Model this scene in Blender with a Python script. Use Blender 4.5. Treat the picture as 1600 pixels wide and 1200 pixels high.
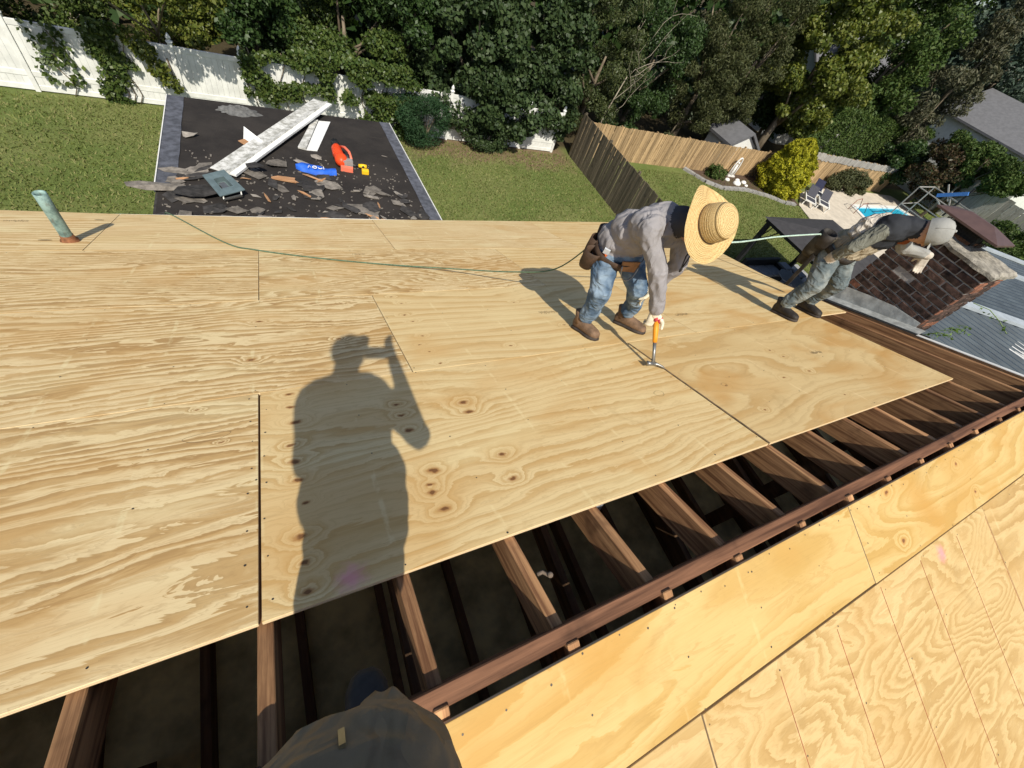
import bpy, bmesh, math, random
import numpy as np
from mathutils import Vector, Matrix, Quaternion, noise as mnoise
from math import radians, sin, cos, pi, sqrt, exp
random.seed(7); np.random.seed(7)
for o in list(bpy.data.objects): bpy.data.objects.remove(o)
scene = bpy.context.scene
COL = scene.collection

# ------------------------------------------------------------------ camera, sky, sun, exposure
cam_d = bpy.data.cameras.new('camera'); cam = bpy.data.objects.new('camera', cam_d); COL.objects.link(cam)
CAM = Vector((0.22586, -0.26755, 1.51994))
RX = Vector((0.88501878, -0.36932612, 0.28344305))      # image right
RY = Vector((-0.15029181, -0.80288067, -0.57688387))    # image down
RZ = Vector((0.44062923, 0.46795389, -0.76607117))      # view direction
M = Matrix((RX, -RY, -RZ)).transposed().to_4x4(); M.translation = CAM
cam.matrix_world = M
cam_d.sensor_width = 36.0; cam_d.lens = 637.56 / 1600 * 36
cam_d.clip_start = 0.02; cam_d.clip_end = 2000
scene.camera = cam

SUN_AZ, SUN_EL = radians(75.7), radians(50.3)           # direction the light travels towards
SDIR = Vector((cos(SUN_AZ)*cos(SUN_EL), sin(SUN_AZ)*cos(SUN_EL), -sin(SUN_EL)))
world = bpy.data.worlds.new('World'); scene.world = world; world.use_nodes = True
wn = world.node_tree.nodes; wl = world.node_tree.links
sky = wn.new('ShaderNodeTexSky'); sky.sky_type = 'NISHITA'; sky.sun_disc = False
sky.sun_elevation = SUN_EL; sky.sun_rotation = math.atan2(-SDIR.x, -SDIR.y)
sky.air_density = 1.0; sky.dust_density = 1.5
wn['Background'].inputs['Strength'].default_value = 0.105
wl.new(sky.outputs[0], wn['Background'].inputs[0])
sun_d = bpy.data.lights.new('sun', 'SUN'); sun = bpy.data.objects.new('sun', sun_d); COL.objects.link(sun)
sun_d.energy = 4.8; sun_d.angle = radians(0.55); sun_d.color = (1.0, 0.945, 0.81)
sun.rotation_euler = SDIR.to_track_quat('-Z', 'Y').to_euler(); sun.location = (0, -10, 20)
scene.view_settings.view_transform = 'Standard'; scene.view_settings.look = 'None'
scene.view_settings.exposure = 0.17; scene.view_settings.gamma = 1.0
scene.render.engine = 'CYCLES'
scene.cycles.max_bounces = 6; scene.cycles.diffuse_bounces = 3; scene.cycles.glossy_bounces = 2; scene.cycles.transmission_bounces = 2; scene.cycles.transparent_max_bounces = 4
scene.cycles.caustics_reflective = False; scene.cycles.caustics_refractive = False

# ------------------------------------------------------------------ helpers
PITCH = radians(21.68)
CP, SP = cos(PITCH), sin(PITCH)
GZ = -6.6                                               # level of the back garden
RIDGE_V = -0.45
RIDGE = Vector((0, RIDGE_V*CP, -RIDGE_V*SP))
def RW(u, v, h=0.0): return Vector((u, v*CP + h*SP, -v*SP + h*CP))            # far slope
def NW(u, w, h=0.0): return Vector((u, RIDGE.y - w*CP - h*SP, RIDGE.z - w*SP + h*CP))  # near slope
MF = Matrix(((1,0,0),(0,CP,SP),(0,-SP,CP))).to_4x4()   # far slope frame
def far_m(u, v, h=0): m = MF.copy(); m.translation = RW(u, v, h); return m
MN = Matrix(((1,0,0),(0,-CP,-SP),(0,-SP,CP))).to_4x4() # x=u, y=w (mirrored handedness kept by flipping x)
def near_m(u, w, h=0):
    # proper rotation: local x = -u, local y = w downhill, z = normal
    m = Matrix(((-1,0,0),(0,-CP,-SP),(0,-SP,CP))).to_4x4(); m.translation = NW(u, w, h); return m

def tag(o, label=None, cat=None, group=None, kind=None):
    if label: o['label'] = label
    if cat: o['category'] = cat
    if group: o['group'] = group
    if kind: o['kind'] = kind
    return o
def empty(name, loc=(0,0,0), rz=0.0):
    o = bpy.data.objects.new(name, None); COL.objects.link(o); o.location = loc; o.rotation_euler = (0,0,rz)
    o.empty_display_size = .1
    return o
def thing(name, label, cat, loc=(0,0,0), rz=0.0, group=None):
    return tag(empty(name, loc, rz), label, cat, group)
def link_mesh(name, me, mat=None, parent=None, mw=None):
    o = bpy.data.objects.new(name, me); COL.objects.link(o)
    if mat is not None and len(me.materials) == 0:
        for m in (mat if isinstance(mat, (list, tuple)) else [mat]): me.materials.append(m)
    if parent is not None:
        o.parent = parent
        if mw is not None:
            pm = parent_world(parent); o.matrix_local = pm.inverted() @ mw
    elif mw is not None: o.matrix_world = mw
    return o
def parent_world(p):
    m = Matrix.LocRotScale(p.location, p.rotation_euler.to_quaternion() if p.rotation_mode != 'QUATERNION' else p.rotation_quaternion, p.scale)
    return parent_world(p.parent) @ m if p.parent else m
def W(parent, name, mb, mat, smooth=False):
    """world-space geometry in mb becomes a child (or a top-level mesh when parent is None)"""
    me = mb.mesh(name, smooth)
    if parent is None:
        return link_mesh(name, me, mat)
    inv = parent_world(parent).inverted()
    me.transform(inv)
    return link_mesh(name, me, mat, parent)

class MB:
    def __init__(s): s.v = []; s.f = []; s.mi = []; s.cur = 0
    def add(s, vs, fs):
        b = len(s.v); s.v += [tuple(v) for v in vs]; s.f += [tuple(i+b for i in f) for f in fs]; s.mi += [s.cur]*len(fs); return s
    def box(s, c, d, m=None):
        x, y, z = d[0]/2, d[1]/2, d[2]/2
        vs = [Vector(p) for p in ((-x,-y,-z),(x,-y,-z),(x,y,-z),(-x,y,-z),(-x,-y,z),(x,-y,z),(x,y,z),(-x,y,z))]
        c = Vector(c)
        vs = [(m @ v if m is not None else v) + c for v in vs]
        return s.add(vs, [(3,2,1,0),(4,5,6,7),(0,1,5,4),(1,2,6,5),(2,3,7,6),(3,0,4,7)])
    def hexa(s, vs):  # 4 bottom (ccw from above), 4 top
        return s.add(vs, [(3,2,1,0),(4,5,6,7),(0,1,5,4),(1,2,6,5),(2,3,7,6),(3,0,4,7)])
    def prism(s, pts, off):
        n = len(pts); off = Vector(off); a = [Vector(p) for p in pts]; b = [p+off for p in a]
        return s.add(a+b, [tuple(range(n))[::-1], tuple(range(n, 2*n))] + [(i, (i+1) % n, n+(i+1) % n, n+i) for i in range(n)])
    def bar(s, a, b, w, t=None, up=(0,0,1)):
        a, b = Vector(a), Vector(b); t = t or w; d = (b-a); L = d.length; d.normalize()
        u = Vector(up)
        if abs(u.dot(d)) > .98: u = Vector((1,0,0))
        x = d.cross(u).normalized(); z = x.cross(d).normalized()
        vs = []
        for p in (a, b):
            for sx, sz in ((-1,-1),(1,-1),(1,1),(-1,1)): vs.append(p + x*sx*w/2 + z*sz*t/2)
        return s.add(vs, [(0,1,2,3),(7,6,5,4),(0,4,5,1),(1,5,6,2),(2,6,7,3),(3,7,4,0)])
    def tube(s, pts, r, n=8, cap=True):
        pts = [Vector(p) for p in pts]; rs = r if isinstance(r, (list, tuple)) else [r]*len(pts)
        base = len(s.v); prev = None; vs = []; fs = []
        for i, p in enumerate(pts):
            d = (pts[min(i+1, len(pts)-1)] - pts[max(i-1, 0)]).normalized()
            if prev is None:
                ref = Vector((0,0,1)) if abs(d.z) < .9 else Vector((1,0,0)); x = d.cross(ref).normalized()
            else:
                x = (prev - d*prev.dot(d)).normalized()
            prev = x; y = d.cross(x)
            for k in range(n):
                a = 2*pi*k/n; vs.append(p + (x*cos(a) + y*sin(a))*rs[i])
        for i in range(len(pts)-1):
            for k in range(n):
                fs.append((i*n+k, i*n+(k+1) % n, (i+1)*n+(k+1) % n, (i+1)*n+k))
        if cap:
            fs.append(tuple(range(n))[::-1]); fs.append(tuple((len(pts)-1)*n+k for k in range(n)))
        return s.add(vs, fs)
    def lathe(s, prof, m=None, n=24, wob=None):
        vs = []; fs = []
        for i, (r, z) in enumerate(prof):
            for k in range(n):
                a = 2*pi*k/n; v = Vector((r*cos(a), r*sin(a), z))
                if wob: v = wob(v, a, i)
                vs.append(m @ v if m is not None else v)
        for i in range(len(prof)-1):
            for k in range(n): fs.append((i*n+k, i*n+(k+1) % n, (i+1)*n+(k+1) % n, (i+1)*n+k))
        return s.add(vs, fs)
    def ball(s, c, r, n=12, k=8, m=None):
        c = Vector(c); r = (r, r, r) if not isinstance(r, (tuple, list)) else r
        vs = []; fs = []
        for i in range(k+1):
            t = pi*i/k
            for j in range(n):
                a = 2*pi*j/n; v = Vector((r[0]*sin(t)*cos(a), r[1]*sin(t)*sin(a), r[2]*cos(t)))
                vs.append(c + (m @ v if m is not None else v))
        for i in range(k):
            for j in range(n): fs.append((i*n+j, (i+1)*n+j, (i+1)*n+(j+1) % n, i*n+(j+1) % n))
        return s.add(vs, fs)
    def mesh(s, name, smooth=False):
        me = bpy.data.meshes.new(name); me.from_pydata(s.v, [], s.f)
        me.polygons.foreach_set('material_index', s.mi)
        if smooth: me.polygons.foreach_set('use_smooth', [True]*len(me.polygons))
        me.update(); me.validate()
        return me

def bevel_mesh(me, w, seg=1):
    bm = bmesh.new(); bm.from_mesh(me); bmesh.ops.remove_doubles(bm, verts=bm.verts, dist=1e-5)
    bmesh.ops.bevel(bm, geom=bm.edges[:], offset=w, segments=seg, affect='EDGES', profile=.6); bm.to_mesh(me); bm.free(); return me

# ------------------------------------------------------------------ materials
class NT:
    def __init__(s, name):
        s.m = bpy.data.materials.new(name); s.m.use_nodes = True; s.t = s.m.node_tree; s.n = s.t.nodes; s.l = s.t.links
        s.b = s.n['Principled BSDF']; s.out = s.n['Material Output']
    def new(s, t, **k):
        n = s.n.new(t)
        for a, v in k.items(): setattr(n, a, v)
        return n
    def link(s, a, b): s.l.new(a, b)
    def put(s, sock, v):
        if isinstance(v, bpy.types.NodeSocket): s.l.new(v, sock)
        else: sock.default_value = v
    def math(s, op, a, b=None, c=None, clamp=False):
        n = s.new('ShaderNodeMath', operation=op, use_clamp=clamp); s.put(n.inputs[0], a)
        if b is not None: s.put(n.inputs[1], b)
        if c is not None: s.put(n.inputs[2], c)
        return n.outputs[0]
    def mix(s, f, a, b, mode='MIX'):
        n = s.new('ShaderNodeMix', data_type='RGBA', blend_type=mode); n.clamp_factor = True
        s.put(n.inputs[0], f)
        s.put(n.inputs[6], a if isinstance(a, bpy.types.NodeSocket) else (*a, 1) if len(a) == 3 else a)
        s.put(n.inputs[7], b if isinstance(b, bpy.types.NodeSocket) else (*b, 1) if len(b) == 3 else b)
        return n.outputs[2]
    def noise(s, vec, scale=1.0, detail=2.0, rough=.5, dist=0.0):
        n = s.new('ShaderNodeTexNoise'); s.put(n.inputs['Vector'], vec); n.inputs['Scale'].default_value = scale
        n.inputs['Detail'].default_value = detail; n.inputs['Roughness'].default_value = rough; n.inputs['Distortion'].default_value = dist
        return n.outputs[0]
    def mapping(s, vec, loc=(0,0,0), rot=(0,0,0), scl=(1,1,1)):
        n = s.new('ShaderNodeMapping'); s.put(n.inputs[0], vec); n.inputs[1].default_value = loc; n.inputs[2].default_value = rot; n.inputs[3].default_value = scl
        return n.outputs[0]
    def ramp(s, f, stops, interp='LINEAR'):
        n = s.new('ShaderNodeValToRGB'); n.color_ramp.interpolation = interp; e = n.color_ramp.elements
        while len(e) < len(stops): e.new(.5)
        for i, (p, c) in enumerate(stops): e[i].position = p; e[i].color = (*c, 1) if len(c) == 3 else c
        s.put(n.inputs[0], f); return n.outputs[0]
    def smooth(s, x, a, b):
        n = s.new('ShaderNodeMapRange', interpolation_type='SMOOTHSTEP'); s.put(n.inputs[0], x); n.inputs[1].default_value = a; n.inputs[2].default_value = b
        return n.outputs[0]
    def bump(s, h, strength=.3, dist=.01):
        n = s.new('ShaderNodeBump'); n.inputs['Strength'].default_value = strength; n.inputs['Distance'].default_value = dist
        s.put(n.inputs['Height'], h); s.link(n.outputs[0], s.b.inputs['Normal'])
    def obj(s): return s.new('ShaderNodeTexCoord').outputs['Object']
    def rnd(s): return s.new('ShaderNodeObjectInfo').outputs['Random']

def simple(name, col, rough=.7, var=.2, scale=8.0, bump=.15, bscale=None, metal=0.0, spec=.3, stretch=(1,1,1), bdist=.01, col2=None, rnd=0.0, detail=4):
    t = NT(name); v = t.mapping(t.obj(), scl=stretch)
    if rnd:
        sepv = t.new('ShaderNodeVectorMath', operation='ADD'); t.link(v, sepv.inputs[0])
        cx = t.new('ShaderNodeCombineXYZ'); r10 = t.math('MULTIPLY', t.rnd(), 37.0)
        t.link(r10, cx.inputs[0]); t.link(r10, cx.inputs[1]); t.link(r10, cx.inputs[2]); t.link(cx.outputs[0], sepv.inputs[1]); v = sepv.outputs[0]
    f = t.noise(v, scale, detail, .6)
    a = tuple(c*(1-var) for c in col); b = col2 if col2 else tuple(min(1, c*(1+var)) for c in col)
    fr = t.smooth(f, .3, .7)
    c = t.mix(fr, a, b)
    if rnd:
        hs = t.new('ShaderNodeHueSaturation'); t.link(c, hs.inputs['Color'])
        t.put(hs.inputs['Value'], t.math('MULTIPLY_ADD', t.rnd(), 2*rnd, 1-rnd)); c = hs.outputs[0]
    t.link(c, t.b.inputs['Base Color']); t.b.inputs['Roughness'].default_value = rough; t.b.inputs['Metallic'].default_value = metal
    t.b.inputs['Specular IOR Level'].default_value = spec
    if bump: t.bump(t.noise(v, bscale or scale*3, 5, .65), bump, bdist)
    return t.m

KG = bpy.data.node_groups.new('knot', 'ShaderNodeTree')
for nm in ('x', 'y', 'kx', 'ky', 'r'): KG.interface.new_socket(nm, in_out='INPUT', socket_type='NodeSocketFloat')
KG.interface.new_socket('swell', in_out='OUTPUT', socket_type='NodeSocketFloat')
KG.interface.new_socket('core', in_out='OUTPUT', socket_type='NodeSocketFloat')
def _kg():
    n = KG.nodes; l = KG.links; gi = n.new('NodeGroupInput'); go = n.new('NodeGroupOutput')
    def m(op, a, b=None):
        q = n.new('ShaderNodeMath'); q.operation = op
        for i, v in enumerate((a, b)):
            if v is None: continue
            if isinstance(v, bpy.types.NodeSocket): l.new(v, q.inputs[i])
            else: q.inputs[i].default_value = v
        return q.outputs[0]
    dx = m('SUBTRACT', gi.outputs[0], gi.outputs[2]); dy = m('SUBTRACT', gi.outputs[1], gi.outputs[3])
    dx = m('DIVIDE', dx, gi.outputs[4]); dy = m('DIVIDE', dy, gi.outputs[4])
    d2 = m('ADD', m('MULTIPLY', m('MULTIPLY', dx, dx), .55), m('MULTIPLY', m('MULTIPLY', dy, dy), 1.5))
    sw = m('EXPONENT', m('MULTIPLY', d2, -.10)); co = m('EXPONENT', m('MULTIPLY', d2, -1.2))
    l.new(sw, go.inputs[0]); l.new(co, go.inputs[1])
_kg()

def plywood(name, seed, light=(.70,.55,.36), mid=(.60,.44,.26), dark=(.42,.27,.13), lin=16.0, namp=7.0, jag=.9, contrast=1.0, nx=.5, ny=2.0,
            knots=(), pink=(), white=.25, tone=(1,1,1), patch=.35):
    t = NT(name); oc = t.obj()
    sp = t.new('ShaderNodeSeparateXYZ'); t.link(oc, sp.inputs[0]); X, Y, Z = sp.outputs
    A = t.noise(t.mapping(oc, (seed*3.1, seed*1.7, seed), scl=(nx, ny, 1)), 1.0, 1.5, .45, .25)
    B = t.noise(t.mapping(oc, (seed, seed*2.3, seed*.4), scl=(3.4, 15, 1)), 1.0, 4, .62, 1.2)
    D = t.noise(t.mapping(oc, (seed*5, seed, 3), scl=(.9, 2.4, 1)), 1.3, 2, .5, .3)
    F = t.noise(t.mapping(oc, (seed, 0, 0), scl=(5, 190, 1)), 1.0, 3, .7)
    h = t.math('MULTIPLY_ADD', Y, lin, t.math('MULTIPLY', A, namp)); h = t.math('MULTIPLY_ADD', B, jag, h)
    core = None
    if knots:
        kn = t.noise(t.mapping(oc, (seed, 3, 1), scl=(14, 14, 1)), 1.0, 3, .6); kn2 = t.noise(t.mapping(oc, (seed, 8, 5), scl=(14, 14, 1)), 1.0, 3, .6)
        XK = t.math('MULTIPLY_ADD', kn, .05, t.math('SUBTRACT', X, .025)); YK = t.math('MULTIPLY_ADD', kn2, .045, t.math('SUBTRACT', Y, .0225))
    for (kx, ky, kr) in knots:
        g = t.new('ShaderNodeGroup'); g.node_tree = KG; t.link(XK, g.inputs[0]); t.link(YK, g.inputs[1])
        g.inputs[2].default_value = kx; g.inputs[3].default_value = ky; g.inputs[4].default_value = kr
        h = t.math('MULTIPLY_ADD', g.outputs[0], 2.4, h)
        core = g.outputs[1] if core is None else t.math('MAXIMUM', core, g.outputs[1])
    fr = t.math('FRACT', h)
    ring = t.ramp(fr, [(0, (.25,)*3), (.06, (0,)*3), (.30, (.10,)*3), (.60, (.55,)*3), (.86, (.95,)*3), (.95, (1,)*3), (.985, (.75,)*3), (1.0, (.25,)*3)])
    cmod = t.math('MULTIPLY', t.math('MULTIPLY_ADD', t.smooth(D, .25, .6), .75, .3), contrast)
    rf = t.math('MULTIPLY', ring, cmod)
    c = t.mix(t.smooth(rf, 0, .62), light, mid); c = t.mix(t.math('MULTIPLY', t.smooth(rf, .62, 1.0), .6), c, dark)
    fine = t.smooth(t.math('FRACT', t.math('MULTIPLY', h, 2.7)), .62, .97)
    c = t.mix(t.math('MULTIPLY', fine, .16+.12*contrast), c, dark)
    c = t.mix(t.math('MULTIPLY', t.smooth(t.noise(t.mapping(oc, (seed*7, 2, seed), scl=(1.1, 3, 1)), 1.2, 3, .55, .4), .5, .75), white), c, tuple(min(.85, x*1.16+.05) for x in light))
    c = t.mix(t.math('MULTIPLY', t.smooth(t.noise(t.mapping(oc, (seed*2, 9, seed), scl=(1.5, 2.6, 1)), 1.0, 2, .5, .5), .48, .72), patch), c, tuple(x*y for x, y in zip(mid, (1.0, .86, .66))))
    c = t.mix(t.math('MULTIPLY', t.smooth(F, .45, .8), .28), c, tuple(x*.72 for x in mid))
    if core is not None:
        c = t.mix(t.math('MULTIPLY', t.smooth(core, .0, .45), .85), c, (.42, .21, .07)); c = t.mix(t.math('MULTIPLY', t.smooth(core, .40, .80), .85), c, (.15, .06, .022))
    # boot scuffs, dust and pale rub marks over the rafter lines
    G1 = t.noise(t.mapping(oc, (seed*1.3, seed*.7, 0), scl=(3.0, 3.6, 1)), 1.0, 5, .7, .8)
    c = t.mix(t.math('MULTIPLY', t.smooth(G1, .56, .74), .30), c, tuple(x*.70 for x in mid))
    rl = t.math('ABSOLUTE', t.math('SUBTRACT', t.math('FRACT', t.math('ADD', t.math('DIVIDE', X, .4064), .5)), .5))
    sc_ = t.noise(t.mapping(oc, (seed*4, 1, 0), scl=(9, 5, 1)), 1.0, 4, .7)
    c = t.mix(t.math('MULTIPLY', t.math('MULTIPLY', t.smooth(rl, .035, .012), t.smooth(sc_, .5, .62)), .35), c, tuple(min(.86, x*1.15+.06) for x in light))
    # fine pores and dirt specks
    S = t.noise(t.mapping(oc, (seed, seed, 0), scl=(60, 140, 60)), 1.0, 2, .5)
    c = t.mix(t.math('MULTIPLY', t.smooth(S, .66, .8), .35), c, tuple(x*.55 for x in mid))
    for (px, py, pr) in pink:
        vd = t.new('ShaderNodeVectorMath', operation='DISTANCE'); t.link(oc, vd.inputs[0]); vd.inputs[1].default_value = (px, py, 0)
        nz = t.noise(t.mapping(oc, scl=(30, 30, 30)), 1.0, 3, .6)
        c = t.mix(t.math('MULTIPLY', t.smooth(t.math('ADD', vd.outputs['Value'], t.math('MULTIPLY', nz, pr*.9)), pr*1.3, pr*.45), .55), c, (.85, .28, .40))
    # ply layers on the sawn edges
    nrm = t.new('ShaderNodeNewGeometry'); vt = t.new('ShaderNodeVectorTransform', vector_type='NORMAL', convert_from='WORLD', convert_to='OBJECT')
    t.link(nrm.outputs['Normal'], vt.inputs[0]); s2 = t.new('ShaderNodeSeparateXYZ'); t.link(vt.outputs[0], s2.inputs[0])
    side = t.math('LESS_THAN', t.math('ABSOLUTE', s2.outputs[2]), .6)
    lay = t.math('GREATER_THAN', t.math('FRACT', t.math('MULTIPLY', Z, 190.0)), .5)
    c = t.mix(side, c, t.mix(lay, (.72, .58, .38), (.48, .33, .18)))
    if tone != (1,1,1): c = t.mix(1.0, c, tone, 'MULTIPLY')
    t.link(c, t.b.inputs['Base Color']); t.b.inputs['Roughness'].default_value = .62; t.b.inputs['Specular IOR Level'].default_value = .25
    t.bump(t.math('ADD', t.math('MULTIPLY', F, .6), t.math('MULTIPLY', rf, .9)), .12, .002)
    return t.m

def foliage(name, cols, rough=.55, trans=.22, spec=.35):
    t = NT(name); g = t.new('ShaderNodeNewGeometry'); r = g.outputs['Random Per Island']
    n = len(cols); c = t.ramp(r, [(i/max(1, n-1), cols[i]) for i in range(n)])
    big = t.noise(t.obj(), .9, 2, .5)
    hs = t.new('ShaderNodeHueSaturation'); t.link(c, hs.inputs['Color']); t.put(hs.inputs['Value'], t.math('MULTIPLY_ADD', big, .7, .65)); c = hs.outputs[0]
    t.link(c, t.b.inputs['Base Color']); t.b.inputs['Roughness'].default_value = rough; t.b.inputs['Specular IOR Level'].default_value = spec
    tr = t.new('ShaderNodeBsdfTranslucent'); c2 = t.mix(1.0, c, (1.0, 1.05, .5), 'MULTIPLY'); t.link(c2, tr.inputs[0])
    mx = t.new('ShaderNodeMixShader'); mx.inputs[0].default_value = trans; t.link(t.b.outputs[0], mx.inputs[1]); t.link(tr.outputs[0], mx.inputs[2])
    t.link(mx.outputs[0], t.out.inputs[0]); return t.m

def old_wood(name, a, b, streak=(1.2, 30, 30), rnd=.15, rough=.75):
    t = NT(name); oc = t.obj(); r10 = t.math('MULTIPLY', t.rnd(), 53.0)
    cx = t.new('ShaderNodeCombineXYZ'); [t.link(r10, cx.inputs[i]) for i in range(3)]
    ad = t.new('ShaderNodeVectorMath', operation='ADD'); t.link(oc, ad.inputs[0]); t.link(cx.outputs[0], ad.inputs[1]); v = ad.outputs[0]
    f = t.noise(t.mapping(v, scl=streak), 1.0, 5, .65, .3); g = t.noise(v, 5.0, 3, .6)
    c = t.mix(t.smooth(f, .3, .72), a, b); c = t.mix(t.math('MULTIPLY', t.smooth(g, .55, .75), .6), c, tuple(x*.45 for x in a))
    hs = t.new('ShaderNodeHueSaturation'); t.link(c, hs.inputs['Color']); t.put(hs.inputs['Value'], t.math('MULTIPLY_ADD', t.rnd(), 2*rnd, 1-rnd))
    t.link(hs.outputs[0], t.b.inputs['Base Color']); t.b.inputs['Roughness'].default_value = rough; t.b.inputs['Specular IOR Level'].default_value = .25
    t.bump(f, .35, .004); return t.m
# ------------------------------------------------------------------ ground and lawns
def sheet_poly(name, pts, z, mat, kind='structure', thick=0.0):
    mb = MB()
    if thick: mb.prism([(x, y, z-thick) for x, y in pts], (0, 0, thick))
    else: mb.add([(x, y, z) for x, y in pts], [tuple(range(len(pts)))])
    return tag(W(None, name, mb, mat), kind=kind)

def m_grass():
    t = NT('lawn'); p = t.obj()
    a = t.noise(p, .35, 4, .6); b = t.noise(p, 3.0, 5, .7); f = t.noise(t.mapping(p, scl=(1, 1, 1)), 42, 3, .7)
    c = t.mix(t.smooth(a, .35, .65), (.13, .175, .045), (.225, .235, .085)); c = t.mix(t.math('MULTIPLY', t.smooth(b, .52, .75), .6), c, (.30, .255, .13))
    c = t.mix(t.smooth(f, .35, .7), c, (.10, .135, .035))
    # worn earth along the trees
    sp = t.new('ShaderNodeSeparateXYZ'); t.link(p, sp.inputs[0])
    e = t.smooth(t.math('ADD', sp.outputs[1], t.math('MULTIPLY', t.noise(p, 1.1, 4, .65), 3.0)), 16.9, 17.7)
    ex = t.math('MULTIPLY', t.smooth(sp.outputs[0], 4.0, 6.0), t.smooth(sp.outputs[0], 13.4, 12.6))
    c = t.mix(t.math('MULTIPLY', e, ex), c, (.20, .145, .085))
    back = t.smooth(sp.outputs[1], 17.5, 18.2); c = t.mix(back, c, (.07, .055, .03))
    t.link(c, t.b.inputs['Base Color']); t.b.inputs['Roughness'].default_value = .85; t.b.inputs['Specular IOR Level'].default_value = .15
    t.bump(t.math('ADD', f, t.math('MULTIPLY', b, .6)), .8, .06); return t.m
M_LAWN = m_grass()
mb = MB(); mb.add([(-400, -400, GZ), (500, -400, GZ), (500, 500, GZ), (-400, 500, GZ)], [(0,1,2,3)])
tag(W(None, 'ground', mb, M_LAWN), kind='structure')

def grass_stuff(name, label, rects, n, hmin, hmax, mat):
    area = [ (x1-x0)*(y1-y0) for x0, y0, x1, y1 in rects]; tot = sum(area); V = []
    for (x0, y0, x1, y1), ar in zip(rects, area):
        k = int(n*ar/tot); x = np.random.uniform(x0, x1, k); y = np.random.uniform(y0, y1, k); a = np.random.uniform(0, 2*pi, k)
        h = np.random.uniform(hmin, hmax, k); w = np.random.uniform(.012, .03, k); lx = np.random.normal(0, .04, k); ly = np.random.normal(0, .04, k)
        p = np.zeros((k, 3, 3)); p[:, 0] = np.stack([x-w*np.cos(a), y-w*np.sin(a), np.full(k, GZ)], 1); p[:, 1] = np.stack([x+w*np.cos(a), y+w*np.sin(a), np.full(k, GZ)], 1)
        p[:, 2] = np.stack([x+lx, y+ly, GZ+h], 1); V.append(p)
    P = np.concatenate(V).reshape(-1, 3); return leaf_mesh(name, P, 3, mat, label)
def leaf_mesh(name, P, k, mat, label=None, parent=None, cat=None):
    n = len(P)//k; me = bpy.data.meshes.new(name)
    me.vertices.add(len(P)); me.vertices.foreach_set('co', P.astype(np.float32).ravel())
    me.loops.add(len(P)); me.loops.foreach_set('vertex_index', np.arange(len(P), dtype=np.int32))
    me.polygons.add(n); me.polygons.foreach_set('loop_start', np.arange(0, len(P), k, dtype=np.int32))
    me.update(calc_edges=True)
    if parent is not None: me.transform(parent_world(parent).inverted())
    return link_mesh(name, me, mat, parent)
M_BLADE = foliage('grass_blades', [(.115,.155,.035), (.17,.205,.06), (.25,.235,.10), (.15,.18,.045)], .7, .25, .2)
g = grass_stuff('lawn_grass', None, [(-10, 8.5, 13.2, 17.1), (13.5, 8, 29, 16.6)], 90000, .03, .085, M_BLADE)
tag(g, 'short green grass blades covering the back lawns', 'grass', kind='stuff')

# ------------------------------------------------------------------ the house
M_SIDING = simple('white_siding', (.62, .61, .58), .6, .08, 6, .1)
M_RAFTER = old_wood('rafter_wood', (.15, .065, .03), (.52, .285, .135), (40, 1.8, 40), .3)
M_RIDGEW = old_wood('ridge_wood', (.075, .033, .018), (.23, .11, .06), (1.6, 40, 40), rnd=.05)
M_DARKWD = old_wood('attic_wood', (.10, .055, .03), (.20, .12, .065), (30, 2, 30))
M_ATTIC = simple('attic_board', (.58, .50, .25), .9, .4, 4, .4)
M_NAIL = simple('nail_metal', (.10, .085, .07), .5, .2, 30, 0, metal=.7)
house = thing('house', 'house whose roof is being resheathed with bare plywood over open rafters', 'house', (0, 0, GZ))

def far_sheet(quad, mat, th=.0145, sub=True):
    u0, v0 = quad[0]
    mb = MB(); top = [(u-u0, v-v0, 0) for u, v in quad]; bot = [(x, y, -th) for x, y, z in top]
    mb.hexa(bot + top); me = mb.mesh('plywood_sheet'); bevel_mesh(me, .0012)
    return link_mesh('plywood_sheet', me, mat, house, far_m(u0, v0))
def near_sheet(u0, u1, w0, w1, mat, th=.0145):
    mb = MB(); L = u1-u0; B = w1-w0
    mb.hexa([(0,0,-th),(L,0,-th),(L,B,-th),(0,B,-th),(0,0,0),(L,0,0),(L,B,0),(0,B,0)])
    me = mb.mesh('plywood_sheet'); bevel_mesh(me, .0012)
    return link_mesh('plywood_sheet', me, mat, house, near_m(u1, w0))

def kk(pts, u0, v0, r=.0155): return [(u-u0, v-v0, r*(.8+.5*random.random())) for u, v in pts]
K_C1 = [(.129,1.165),(.132,1.062),(.144,.927),(.119,.77),(.125,.659),(.13,.546),(.144,.416),(.12,.267),(.124,.154),(.131,.052),(.616,.932),(.619,.839),(.624,.711),(.646,.418),(.612,.345),(.608,.298),(.625,.198),(.952,.758),(.983,.408),(.955,.259),(.955,.85)]
K_C2 = [(.918,2.365),(.965,2.225),(.935,2.01),(.965,1.891),(.965,1.652),(.915,1.54),(.943,1.436),(.965,1.28),(1.509,1.383),(1.9,2.1),(2.35,1.9),(2.1,1.6)]
K_C1B = [(2.72,.523),(3.3,.463),(2.736,.233),(3.551,.161),(3.628,.797),(3.659,.692),(3.635,.465)]
warm = dict(light=(.755,.565,.29), mid=(.60,.385,.155), dark=(.40,.235,.085))
pale = dict(light=(.79,.61,.34), mid=(.565,.365,.155), dark=(.37,.215,.085))
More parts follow.
